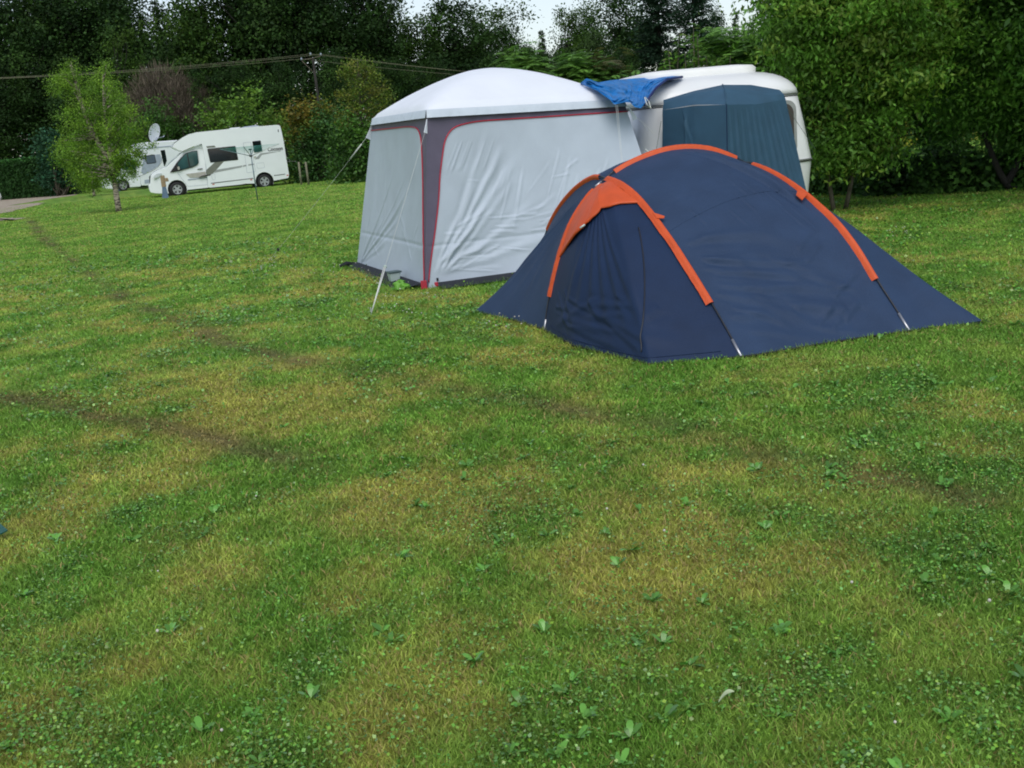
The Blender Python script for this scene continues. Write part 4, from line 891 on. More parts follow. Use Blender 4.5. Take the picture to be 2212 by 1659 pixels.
# --- farther motorhome
mB = side(500, 1108, 310, (.9965, -.083), (-.155, -.988)); DB = zc(212.2, 291.1, .10966)
o2 = G(*DB(500, 1108)); azm2 = math.atan2(o2[0] + 2.0, o2[1])
m2 = thing("motorhome", "older white motorhome with small grey window and roof dish, partly hidden behind the birch", "motorhome", o2, world=False, rz=-azm2 + R(9))
m1["group"] = m2["group"] = "motorhomes parked by the hedge"
fw2 = mB(497, 1004); f2_ = arc_pts(fw2[0], fw2[1], .42, 200, -20, 14)
body2 = P_(mB, [(428, 440), (440, 370), (520, 285), (640, 208), (760, 155), (950, 128), (1560, 85), (2900, -20), (2960, 30), (3030, 900), (2950, 960), (2200, 1010), (860, 1010), (835, 700), (700, 440), (560, 470)])
MB().prism(body2, 0, W_).build("body", MT['white2'], m2, bevel=.07, seg=4)
cab2 = P_(mB, [(800, 430), (640, 440), (555, 480), (400, 690), (320, 725), (250, 775), (170, 880), (130, 960), (135, 1010), (160, 1062), (340, 1075)]) + f2_ + P_(mB, [(650, 1045), (860, 1030), (860, 700)])
c2 = MB().prism(cab2, .12, W_ - .12); V = np.array(c2.V); k = np.clip((fw2[0] + .1 - V[:, 0]) / 1.2, 0, 1); V[:, 1] = W_ / 2 + (V[:, 1] - W_ / 2) * (1 - .2 * k ** 1.5); c2.V = [tuple(a) for a in V]
c2.build("cab", MT['white2'], m2, bevel=.08, seg=4)
pB = lambda nm, pts, m, y=-.012, th=.012, rd=.02: plate(nm, mB, pts, m, m2, y, th, rd)
pB("side_window", [(920, 400), (1120, 375), (1160, 545), (965, 572)], MT['rubber'], -.02, .02, .06); pB("pane", [(935, 412), (1110, 390), (1145, 535), (975, 558)], mat("curtained window", (.10, .13, .17), .1), -.028, .01, .05)
pB("tall_window", [(1242, 295), (1330, 282), (1372, 500), (1325, 620), (1300, 560)], MT['glass'], -.02, .02, .03)
pB("decal_panel", [(900, 400), (1235, 370), (1268, 480), (1220, 600), (1080, 690), (900, 780), (850, 740)], MT['palegrey'], -.006, .006, .04)
MB().tube([(*[mB(1272, 420)[0]], -.004, mB(1272, 420)[1])] + [(mB(*q)[0], -.004, mB(*q)[1]) for q in ((1262, 540), (1180, 640), (1060, 715), (860, 800), (760, 830))], .010, 5).build("swoosh_line", MT['darkdecal'], m2)
pB("cab_window", [(750, 480), (600, 490), (560, 520), (450, 660), (545, 680), (740, 680)], MT['cabglass'], .095, .02, .03)
ws = [mB(555, 480), mB(400, 690)]; d_ = np.array(ws[1]) - np.array(ws[0]); nn = np.array([d_[1], -d_[0]]); nn /= np.linalg.norm(nn); nn *= -1 if nn[0] > 0 else 1
mk("windscreen", [(p[0] + nn[0] * o_, y_, p[1] + nn[1] * o_) for p in ws for y_ in (.26, W_ - .26) for o_ in (.0, .02)], [(0, 2, 3, 1), (4, 5, 7, 6), (0, 1, 5, 4), (2, 6, 7, 3), (0, 4, 6, 2), (1, 3, 7, 5)], MT['cabglass'], m2)
pB("headlight", [(215, 830), (270, 790), (330, 800), (300, 860), (225, 870)], MT['lamp'], .2, .1, .03); pB("roof_rail", [(780, 250), (1560, 190), (2880, 95), (2880, 112), (1560, 208), (780, 268)], MT['palegrey'], -.03, .03, 0)
pB("locker", [(920, 890), (1030, 880), (1030, 960), (922, 968)], MT['palegrey'], -.008, .008, .02)
MB().prism(P_(mB, [(600, 1060), (2300, 1000), (2300, 930), (600, 1000)]), .25, W_ - .25).build("chassis", MT['rubber'], m2)
wheel(m2, fw2[0], fw2[1], .12, .34, 8, .66); wheel(m2, fw2[0] + 4.4, fw2[1], .05, .34, 8, .66); wheel(m2, fw2[0], fw2[1], W_ - .34, .34, 2); wheel(m2, fw2[0] + 4.4, fw2[1], W_ - .3, .34, 2)
# dish
dc = mB(1160, -75); bs = mB(1190, 110); prof = [(.001, .09), (.10, .085), (.2, .06), (.3, .02), (.36, -.02), (.372, -.02), (.365, .0), (.3, .045), (.2, .085), (.1, .11), (.001, .115)]
ds = MB().lathe(prof, (0, 0, 0), 'y', 30); dm = (Matrix.Translation((dc[0], .9, dc[1])) @ Matrix.Rotation(R(33), 4, 'Z') @ Matrix.Rotation(R(18), 4, 'X') @ Matrix.Rotation(R(8), 4, 'Y'))
ds.V = [tuple(dm @ Vector((v_[0] * 1.3, v_[1] * 1.3, v_[2] * 1.7))) for v_ in ds.V]; dso = ds.build("satellite_dish", mat("pale dish paint", (.68, .72, .74), .5), m2, True)
MB().tube([(bs[0], .95, bs[1]), (dc[0] + .12, .95, dc[1] - .3)], .03, 8).build("dish_mast", MT['palegrey'], dso, True)
e_ = mB(1340, 5); MB().tube([(dc[0] + .15, .92, dc[1] - .38), (e_[0], .75, e_[1])], .016, 6).tube([(e_[0] - .05, .75, e_[1] - .03), (e_[0] + .08, .75, e_[1] + .05)], .035, 8).build("dish_arm", MT['palegrey'], dso, True)

# ------------------------------------------------------------------ rotary clothes dryer
p = G(556.5, 432); Yd = p[1]; dr = thing("rotary_dryer", "rotary clothes dryer with thin grey pole and green lines on the open lawn", "clothes dryer", p)
tp_ = AT(540.5, 323, Yd); jn = AT(541.8, 337, Yd)
MB().tube([p, tp_], [.022, .018], 8).build("pole", MT['dryer'], dr, True)
MB().box(tp_, (.10, .10, .05)).build("cap", MT['rubber'], dr); MB().box(jn, (.09, .09, .06)).build("hub", MT['rubber'], dr)
tips = []
for a in (182, 271, 2, 92):
    t = jn + np.array([math.cos(R(a)) * 1.08, math.sin(R(a)) * 1.08, .34]); tips.append(t); MB().tube([jn, t], .014, 6).build("arm", MT['steel'] if a == 2 else MT['dryer'], dr, True)
for k in range(1, 7):
    f_ = .3 + .115 * k; L_ = [jn * (1 - f_) + t * f_ for t in tips]; L_.append(L_[0]); MB().tube(L_, .0045, 4, False).build("clothes_line", MT['teal'], dr)
# ------------------------------------------------------------------ hook-up posts and stakes
def hook(px, py, top, label, wood=True):
    p = G(px, py); q = AT(*top, p[1]); H = q[2]; t = thing("hookup_post", label, "post", p, "hook up posts beside the motorhomes")
    def fr4(z0, z1, a0, a1, nm, m): frus(MB(), p, a0, a0 * .8, a1, a1 * .8, z0, z1, .2).build(nm, m, t, bevel=.01)
    if wood: fr4(0, H * .55, .30, .15, "plinth", MT['bluepost']); fr4(H * .50, H, .20, .19, "head", MT['wood']); frus(MB(), p + [.18, -.02, 0], .18, .12, .12, .12, H * .72, H * .88, .2).build("socket_box", MT['wood'], t, bevel=.02)
    else: fr4(0, H * .8, .22, .12, "plinth", MT['bluepost']); fr4(H * .78, H, .14, .12, "head", MT['bluepost'])
hook(358, 428, (352, 379), "slim wooden topped post with blue grey base in front of the nearer motorhome's bumper")
hook(260, 413, (257, 391), "short blue grey post beside the front wheel of the farther motorhome", False)
for (xb_, yb_, xt_, yt_, lb) in ((651, 399, 645, 350, "left of two thin wooden stakes standing behind the motorhome's bicycle rack"), (667, 399, 660, 350, "right of two thin wooden stakes standing behind the motorhome's bicycle rack")):
    p = G(xb_, yb_); q = AT(xt_, yt_, p[1]); tag(MB().tube([p - [0, 0, .05], q], [.055, .045], 8).build("wooden_stake", MT['stake'], None, True), lb, "stake", "wooden stakes by the shrubs")
# low blue barrel by the hedge
p = G(166, 417); q = AT(166, 398, p[1]); r_ = .42
bl = tag(MB().lathe([(r_ * .9, 0), (r_, .1), (r_ * .96, q[2] * .5), (r_, q[2] * .9), (r_ * .85, q[2])], tuple(p), n=20).build("blue_barrel", mat("dark blue plastic", (.012, .025, .07), .5), None, True), "low dark blue barrel at the end of the clipped hedge", "barrel")
MB().lathe([(r_ * .9, 0), (r_ * .9, .03), (r_ * .3, .05)], (p[0], p[1], q[2]), n=20).build("lid", MT['rubber'], bl, True)
# white boulder at the left frame edge
p = G(-2, 433, 0); rr_ = MB(); V = []; 
ico = [(r_, h) for r_, h in ((.02, 0), (.30, .02), (.40, .2), (.38, .42), (.24, .58), (.03, .62))]
tag(MB().lathe(ico, tuple(p), n=14).build("painted_stone", mat("whitewashed stone", (.62, .63, .66), .8, bump=.4, bscale=8), None, True), "rounded whitewashed stone at the edge of the gravel track", "stone")
# green strap end at the left edge
a = G(-40, 1118, .05); b = G(9, 1152, .05); w3 = np.array([.3, 1, 0]) / 1.044 * .025; Vs = []
for t in np.linspace(0, 1, 8):
    c = a * (1 - t) + b * t + [0, 0, .01 * math.sin(t * 3)]; Vs += [c - w3, c - w3 + [0, 0, .006], c + w3 + [0, 0, .006], c + w3]
tag(mk("webbing_strap", Vs, [(i * 4 + k, i * 4 + (k + 1) % 4, i * 4 + 4 + (k + 1) % 4, i * 4 + 4 + k) for i in range(7) for k in range(4)] + [(3, 2, 1, 0), (28, 29, 30, 31)], MT['greenstrap']), "bottle green webbing strap end lying on the lawn at the left edge", "strap")
# ------------------------------------------------------------------ power line
Yp = 76.; pt = AT(675, 119, Yp); pp_ = thing("power_pole", "grey wooden electricity pole with three insulators standing before the dark woods", "pole", (pt[0], Yp, 0))
MB().tube([(pt[0] + .05, Yp, -.3), (pt[0], Yp, pt[2] - .2)], [.12, .08], 10).build("shaft", MT['darkbark'], pp_, True)
MB().tube([(pt[0] - .75, Yp, pt[2] - .28), (pt[0] - .35, Yp, pt[2] - .75), (pt[0], Yp, pt[2] - 1.2)], .03, 6).tube([(pt[0] + .0, Yp, pt[2] - .2), (pt[0] - .7, Yp, pt[2] - .25)], .04, 6).tube([(pt[0], Yp, pt[2] - .2), (pt[0] + .55, Yp, pt[2] - .1)], .04, 6).build("crossarm", MT['bark'], pp_, True)
ins = [(-.75, -.18), (-.12, .08), (.55, .0)]
for dx, dz in ins: MB().lathe([(.03, -.07), (.075, -.04), (.04, 0), (.075, .03), (.03, .08)], (pt[0] + dx, Yp, pt[2] + dz), n=10).build("insulator", MT['palegrey'], pp_, True)
pw = thing("power_line", "thin overhead wires running either side of the electricity pole before the woods", "wires", (pt[0], Yp, 0)); pw["_w"] = 1
for k, (dx, dz) in enumerate(ins):
    a = pt + [dx, 0, dz]
    for (px, py, Y_, s_) in ((-240, 174 + 2.5 * k, 66, .25), (1900, 176 + 3 * k, 90, .9)):
        b = AT(px, py, Y_); MB().tube(sag(a, b, 30, s_), .0085, 4).build("wire", MT['stake'], pw)

# ================================================================== VEGETATION
rng = np.random.default_rng(21)
def inpoly(x, z, P):
    r = np.zeros(len(x), bool); n = len(P)
    for i in range(n):
        x1, z1 = P[i]; x2, z2 = P[(i + 1) % n]
        c = ((z1 > z) != (z2 > z)) & (x < (x2 - x1) * (z - z1) / (z2 - z1 + 1e-12) + x1); r ^= c
    return r
def palette(cols, n, j=.25):
    c = np.array(cols, float)[rng.integers(0, len(cols), n)]; return c * rng.uniform(1 - j, 1 + j, n)[:, None]
def foliage(C, n, sig, leaf, asp, cols, droop=0., jit=.35, flat=.75, ccols=None):
    """leaves scattered round clump centres C; each clump keeps its own hue"""
    idx = rng.integers(0, len(C), n); cc = palette(cols, len(C), .36) if ccols is None else ccols
    sg = sig * rng.uniform(.6, 1.35, len(C))[idx][:, None]
    P = C[idx] + rng.normal(size=(n, 3)) * sg * np.array([1, 1, flat]); P[:, 2] = np.maximum(P[:, 2], .04)
    ax = rng.normal(size=(n, 3)); ax[:, 2] = ax[:, 2] * .6 - droop; ax /= np.linalg.norm(ax, axis=1)[:, None]
    nr = rdir(n, .9); V, F = leafquads(P, leaf * rng.uniform(.6, 1.35, n), asp, ax, nr, .06)
    return V, F, cc[idx] * rng.uniform(1 - jit, 1 + jit, n)[:, None]
def clumps(P, n, thick, Yc, seed=None, edge=.15):
    P = np.array(P); lo, hi = P.min(0), P.max(0); out = []
    while len(out) < n:
        x = rng.uniform(lo[0], hi[0], 4000); z = rng.uniform(lo[1], hi[1], 4000); k = inpoly(x, z, P); x, z = x[k], z[k]
        # depth from distance to the outline
        d = np.full(len(x), 1e9)
        for a, b in zip(P, np.roll(P, -1, 0)):
            e = b - a; t = np.clip(((x - a[0]) * e[0] + (z - a[1]) * e[1]) / (e @ e + 1e-9), 0, 1); d = np.minimum(d, np.hypot(x - a[0] - t * e[0], z - a[1] - t * e[1]))
        hy = np.minimum(thick, .25 + d * 1.5); y = Yc + rng.uniform(-1, 1, len(x)) * hy
        out += list(zip(x, y, z))
    return np.array(out[:n])
def px2xz(pts, Y): return [(lambda p: (p[0], p[2]))(AT(x, y, Y)) for x, y in pts]
def limb(mb, a, b, r0, r1, bend=.15, n=7, sides=6):
    t = np.linspace(0, 1, n)[:, None]; L = np.linalg.norm(b - a); P = a * (1 - t) + b * t; w_ = rng.normal(size=3) * bend * L * .4; w_[2] = abs(w_[2]) * .5
    P = P + np.sin(t * math.pi) * w_; return mb.tube(P, np.linspace(r0, r1, n), sides)
def tree(name, label, cat, base, outline, Y, ncl, nlf, sig, leaf, asp, cols, thick=1.2, trunk=None, tr=.08, bark=None, nl=26, group=None, droop=.3, lm='leaf', parts=("trunk", "crown"), flat=.75):
    base = np.array(base, float); t = thing(name, label, cat, base, group)
    P = px2xz(outline, Y); C = clumps(P, ncl, thick, base[1]); V, F, c = foliage(C, nlf, sig, leaf, asp, cols, droop, flat=flat)
    mk(parts[1], V, F, MT[lm], t, colr=c)
    zt = max(p[1] for p in P); stems = trunk or [[base, base + [0, 0, zt * .45], np.array([np.mean([p[0] for p in P]), base[1], zt * .86])]]
    for st in stems:
        st = resample([np.array(q, float) for q in st], 16); MB().tube(st, np.linspace(tr, tr * .22, 16), 9).build(parts[0], MT[bark or 'bark'], t, True)
    mb = MB(); st = np.concatenate([resample([np.array(q, float) for q in s_], 20)[5:] for s_ in stems])
    for c_ in C[rng.choice(len(C), min(nl, len(C)), replace=False)]:
        low = st[st[:, 2] < c_[2] + .1]; low = low if len(low) else st
        a = low[np.argmin(np.linalg.norm(low - c_ + [0, 0, .6], axis=1))]; limb(mb, a, c_, tr * .32, tr * .06)
    mb.build("branches", MT[bark or 'bark'], t, True); return t

BIRCH = [(.165, .31, .03), (.13, .26, .028), (.20, .34, .036)]
# main birch on the left lawn
p = G(257, 457); Yb = p[1]
ol = [(118, 175), (150, 118), (166, 160), (185, 185), (205, 160), (232, 140), (250, 165), (258, 190), (285, 215), (300, 250), (318, 262), (300, 300), (318, 335), (300, 345), (262, 365), (240, 400), (215, 395), (185, 420), (165, 395), (150, 370), (125, 350), (118, 325), (135, 300), (128, 270), (140, 240), (130, 215), (112, 190)]
tree("birch_tree", "bright green young birch with white lower trunk standing alone on the left lawn", "tree", p, ol, Yb, 300, 36000, .155, .062, .62, BIRCH, 1.1,
     [[p, AT(250, 415, Yb), AT(243, 350, Yb), AT(225, 250, Yb), AT(222, 160, Yb)], [AT(243, 352, Yb), AT(205, 300, Yb), AT(170, 210, Yb), AT(152, 140, Yb)]], .115, 'birch', 70, droop=.5)
t_ = col.objects["birch_tree"]
# overhanging spray in front of the farther motorhome
C = clumps(px2xz([(262, 320), (300, 305), (335, 312), (336, 322), (312, 335), (300, 370), (275, 385), (240, 400), (245, 345)], Yb), 36, .35, Yb)
V, F, c = foliage(C, 4200, .13, .062, .62, BIRCH, .6); mk("low_spray", V, F, MT['leaf'], t_, colr=c)
# small birch behind it
p = G(204, 424); Y_ = p[1]
tree("birch_tree", "small birch with slanting white stem behind the larger birch, before the hedge", "tree", p, [(150, 330), (190, 250), (225, 300), (240, 350), (235, 395), (205, 405), (180, 400), (150, 375), (140, 345)], Y_, 90, 7000, .2, .10, .6, BIRCH, 1.0,
     [[p, AT(200, 400, Y_), AT(196, 360, Y_), AT(192, 280, Y_)]], .09, 'birch', 20, droop=.4)
# thin birch left of the awning
p = G(790, 391); Y_ = p[1]
tree("birch_tree", "slender young birch with airy yellow green top rising left of the awning", "tree", p, [(735, 222), (723, 185), (742, 150), (757, 128), (771, 118), (790, 122), (800, 140), (822, 152), (828, 175), (846, 205), (840, 215), (828, 208), (826, 232), (842, 260), (830, 300), (800, 345), (770, 330), (742, 290), (730, 262), (742, 240)], Y_, 150, 8500, .2, .10, .6,
     [(.13, .18, .025), (.10, .17, .02), (.16, .17, .025)], 1.0, [[p, AT(782, 330, Y_), AT(779, 220, Y_), AT(772, 128, Y_)]], .09, 'bark', 40, droop=.5)

# shrubs behind the motorhomes
def shrub(label, outline, Y, ncl, nlf, sig, leaf, cols, thick=1.5, lm='leaf', asp=.6, name="shrub", cat="shrub", group=None, droop=.1, flat=.75):
    P = np.array(px2xz(outline, Y)); b = np.array([(P[:, 0].min() + P[:, 0].max()) / 2, Y, 0])
    zt = P[:, 1].max(); t = thing(name, label, cat, b, group); C = clumps(P, ncl, thick, Y); V, F, c = foliage(C, nlf, sig, leaf, asp, cols, droop, flat=flat); mk("foliage", V, F, MT[lm], t, colr=c)
    mb = MB()
    for c_ in C[rng.choice(len(C), min(16, len(C)), replace=False)]: limb(mb, b + np.array([rng.normal() * .15, rng.normal() * .15, 0]), c_, .05, .012)
    mb.build("stems", MT['bark'], t, True); return t
MID = [(.065, .155, .025), (.08, .175, .025), (.05, .125, .025)]
SG = "shrubs and young trees behind the motorhomes"
shrub("rounded mid green shrub rising behind the nearer motorhome's roof", [(448, 262), (455, 232), (470, 208), (492, 202), (510, 222), (530, 200), (540, 185), (548, 212), (566, 235), (590, 250), (610, 262), (625, 285), (620, 400), (450, 400)], 64, 130, 9000, .42, .20, [(.12, .235, .028), (.09, .19, .026), (.14, .25, .03)], 2, group=SG)
shrub("yellowing shrub just behind the nearer motorhome's rear corner", [(585, 262), (600, 250), (622, 262), (640, 290), (642, 390), (590, 395)], 66, 50, 3500, .35, .18, [(.13, .18, .022), (.15, .16, .022)], 1.2, group=SG)
shrub("rusty orange leaved shrub right of the nearer motorhome below the pole", [(636, 260), (640, 236), (652, 222), (668, 228), (676, 238), (690, 222), (706, 236), (708, 262), (690, 300), (640, 300)], 58, 60, 3600, .33, .17, [(.18, .145, .02), (.15, .17, .02), (.12, .15, .02)], 1.2, group=SG)
p_ = [(644, 300), (648, 270), (655, 250), (680, 240), (705, 232), (735, 245), (748, 280), (735, 320), (742, 394), (646, 396)]
shrub("dense dark green shrub between the motorhome and the slender birch", p_, 58, 150, 10000, .36, .16, [(.05, .13, .028), (.065, .15, .03), (.04, .11, .028)], 1.6, 'leaf', group=SG)
shrub("dark green shrub under the slender birch left of the awning", [(720, 300), (735, 262), (760, 250), (800, 262), (835, 265), (850, 300), (850, 390), (735, 392)], 51, 110, 8000, .36, .16, MID, 1.4, group=SG)
shrub("low dark shrub behind the farther motorhome's dish", [(352, 275), (362, 262), (380, 256), (398, 262), (410, 280), (405, 330), (350, 330)], 90, 40, 3000, .4, .2, MID, 1.4, group=SG)
shrub("blue green conifer shrub at the hedge end left of the large birch", [(88, 310), (92, 292), (112, 288), (135, 292), (150, 330), (150, 400), (98, 400)], 78, 50, 4500, .4, .22, [(.03, .10, .05), (.03, .085, .04)], 1.4, 'darkleaf', group=SG)
shrub("mid green shrub between the large birch and the dead bush", [(300, 270), (312, 235), (340, 215), (360, 240), (362, 300), (350, 330), (300, 330)], 88, 60, 4200, .42, .2, MID, 1.4, group=SG)
# dead brown bush: twigs
P = px2xz([(288, 240), (300, 190), (322, 165), (345, 155), (385, 178), (420, 195), (440, 215), (452, 250), (448, 290), (425, 330), (300, 330)], 92)
C = clumps(P, 260, 1.8, 92); b = np.array([(P[0][0] + P[8][0]) / 2, 92, 0]); t = thing("dead_bush", "large leafless brown bush behind the farther motorhome", "bush", b)
n = 11000; idx = rng.integers(0, len(C), n); Pp = C[idx] + rng.normal(size=(n, 3)) * .42; ax = (Pp - (b + [0, 0, .5])); ax /= np.linalg.norm(ax, axis=1)[:, None]; ax += rng.normal(size=(n, 3)) * .35
V, F = leafquads(Pp, rng.uniform(.5, 1.1, n), .05, ax / np.linalg.norm(ax, axis=1)[:, None], rdir(n)); Pp[:, 2] = np.maximum(Pp[:, 2], .1)
mk("twigs", V, F, MT['twig'], t, colr=palette([(.115, .095, .07), (.09, .075, .055), (.14, .115, .09)], n, .3))
mb = MB(); [limb(mb, b, c_, .10, .02) for c_ in C[:40]]; mb.build("stems", MT['darkbark'], t, True)

# clipped hedge at the far left
hA = AT(-160, 432, 84); hB = AT(152, 416, 79); hA[2] = hB[2] = 0; hz_ = AT(60, 346, (hA[1] + hB[1]) / 2)[2]
hg = thing("clipped_hedge", "long dark green clipped hedge behind the gravel track at the far left", "hedge", (hA + hB) / 2)
e_ = (hB - hA) / np.linalg.norm(hB - hA); nn_ = np.array([e_[1], -e_[0], 0]); L_ = np.linalg.norm(hB - hA)
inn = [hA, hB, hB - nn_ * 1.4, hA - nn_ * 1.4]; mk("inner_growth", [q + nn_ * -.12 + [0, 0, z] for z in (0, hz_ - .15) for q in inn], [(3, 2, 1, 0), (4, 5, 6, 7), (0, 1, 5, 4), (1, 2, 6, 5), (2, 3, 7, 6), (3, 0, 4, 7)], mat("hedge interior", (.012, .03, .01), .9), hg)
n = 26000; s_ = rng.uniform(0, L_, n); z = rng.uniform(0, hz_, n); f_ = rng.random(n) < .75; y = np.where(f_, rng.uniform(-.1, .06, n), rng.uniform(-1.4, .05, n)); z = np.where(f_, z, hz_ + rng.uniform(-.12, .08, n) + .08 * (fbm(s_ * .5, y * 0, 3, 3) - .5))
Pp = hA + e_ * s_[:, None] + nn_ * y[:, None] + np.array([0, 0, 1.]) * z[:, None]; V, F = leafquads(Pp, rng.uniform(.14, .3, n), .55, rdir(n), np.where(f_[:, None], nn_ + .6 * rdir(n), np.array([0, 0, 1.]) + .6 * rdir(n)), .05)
mk("foliage", V, F, MT['darkleaf'], hg, colr=palette([(.02, .06, .014), (.026, .075, .016)], n, .3) * np.where(f_, 1, 2.6)[:, None])  # top leaves tinted lighter than the face to paint in a lit top

# ------------------------------------------------------------------ background woods
def proto_broad(seed, H=18., W=5.2, n=11000, cols=None, base=.10, leaf=.42, sparse=0., ncl=170):
    global rng
    rng = np.random.default_rng(seed); C = []
    lobes = [(rng.normal() * W * .38, rng.normal() * W * .38, H * rng.uniform(.35, .82), W * rng.uniform(.42, .66)) for _ in range(9)] + [(0, 0, H * .80, W * .55), (0, 0, H * .5, W * .85), (0, 0, H * .25, W * .8)]
    while len(C) < ncl:
        l = lobes[rng.integers(0, len(lobes))]; d = rng.normal(size=3); d /= np.linalg.norm(d); q = np.array(l[:3]) + d * l[3] * rng.uniform(.55, 1.0) * np.array([1, 1, 1.15])
        if H * base < q[2] < H: C.append(q)
    C = np.array(C); V, F, c = foliage(C, n, .72, leaf, .6, cols, .1, .35)
    mb = MB(); tk = np.array([[0, 0, -.2], [.1, .05, H * .25], [-.05, .1, H * .55], [.1, 0, H * .85]]); mb.tube(resample(tk, 12), np.linspace(.26, .05, 12), 8)
    for c_ in C[:46]: limb(mb, np.array([0, 0, min(c_[2] * .7, H * .7)]), c_, .09, .02, n=5, sides=5)
    return (V, F, c), (mb.V, mb.F)
def proto_conifer(seed, H=18., W=2.4, n=9000, cols=None, base=.12, gap=.3):
    global rng
    rng = np.random.default_rng(seed); Pp = []; AX = []; z = H * base; mb = MB(); mb.tube([(0, 0, -.2), (0, 0, H)], [.22, .02], 8)
    while z < H * .985:
        k = rng.integers(4, 7); f_ = 1 - z / H; r_ = W * (f_ ** .75) * rng.uniform(.6, 1.15) + .12
        for j in range(k):
            a = rng.uniform(0, 6.28); d = np.array([math.cos(a), math.sin(a), rng.uniform(-.25, .15)]); mb.tube([np.array([0, 0, z]), np.array([0, 0, z]) + d * r_], [.035, .01], 4)
            m = int(14 + r_ * 22); t = rng.uniform(.12, 1, m)[:, None]; q = np.array([0, 0, z]) + d * r_ * t + rng.normal(size=(m, 3)) * np.array([.12, .12, .10]) * (1 + r_ * .25); Pp.append(q); AX.append(np.repeat((d + [0, 0, -.35])[None], m, 0) + rng.normal(size=(m, 3)) * .6)
        z += gap * rng.uniform(.6, 1.3)
    Pp = np.concatenate(Pp); AX = np.concatenate(AX); m = len(Pp); V, F = leafquads(Pp, rng.uniform(.22, .42, m), .35, AX, rdir(m, .6)); return (V, F, palette(cols, m, .3)), (mb.V, mb.F)
DK = [(.024, .058, .012), (.034, .075, .014), (.018, .044, .012)]
DK2 = [(.045, .10, .016), (.032, .073, .015), (.058, .115, .016)]
DK3 = [(.045, .085, .022), (.035, .07, .02)]
protos = {}
for k, a in {'b1': (proto_broad, dict(seed=31, cols=DK, n=22000, leaf=.33)), 'b2': (proto_broad, dict(seed=32, cols=DK2, W=4.4, n=20000, leaf=.33)), 'b3': (proto_broad, dict(seed=33, cols=DK, W=6.2, n=26000, ncl=230, leaf=.33)), 'b4': (proto_broad, dict(seed=36, cols=DK3, W=3.6, n=15000, leaf=.3)),
             'sp': (proto_broad, dict(seed=34, cols=DK, W=4.2, n=8000, leaf=.33, ncl=110)), 'c1': (proto_conifer, dict(seed=41, cols=DK)), 'c2': (proto_conifer, dict(seed=42, cols=DK, W=1.7, gap=.42)), 'c3': (proto_conifer, dict(seed=43, cols=[(.016, .042, .02), (.02, .048, .024)], W=3.4, gap=.24))}.items():
    (V, F, c), (bv, bf) = a[0](**a[1]); mm = []
    for nm, v_, f_, c_, m_ in (("crown", V, F, c, MT['darkleaf']), ("trunk", bv, bf, None, MT['darkbark'])):
        me = bpy.data.meshes.new(nm + "_" + k); fill(me, v_, f_, nm == "trunk")
        if c_ is not None: at_ = me.attributes.new("tint", 'FLOAT_COLOR', 'FACE'); q = np.ones((len(me.polygons), 4), np.float32); q[:, :3] = c_; at_.data.foreach_set("color", q.ravel())
        me.materials.append(m_); mm.append((nm, me))
    protos[k] = (mm, a[1].get('W', 5.2 if a[0] is proto_broad else 2.4))
rng = np.random.default_rng(77)
KN = {'b1': ("dark broadleaf tree", "tree"), 'b2': ("mid green broadleaf tree", "tree"), 'b3': ("wide dark broadleaf tree", "tree"), 'b4': ("paler rounded tree", "tree"), 'sp': ("sparse dark tree with sky glimpses", "tree"), 'c1': ("dark spruce", "spruce"), 'c2': ("narrow spiky spruce", "spruce"), 'c3': ("broad dark fir", "fir")}
def bgtree(k, x, y, Y, wm=1.0, where="", group="trees of the dark woods behind the campsite"):
    q = AT(x, y, Y); mm, W = protos[k]; nm = {'tree': 'broadleaf_tree', 'spruce': 'spruce_tree', 'fir': 'fir_tree'}[KN[k][1]]
    t = thing(nm, (KN[k][0] + " " + where).strip(), KN[k][1], (q[0], Y, 0), group, world=False, rz=rng.uniform(0, 6.28)); s_ = q[2] / 18.
    t.scale = (s_ * wm, s_ * wm, s_)
    for n_, me in mm: o_ = bpy.data.objects.new(n_, me); col.objects.link(o_); o_.parent = t
    return t
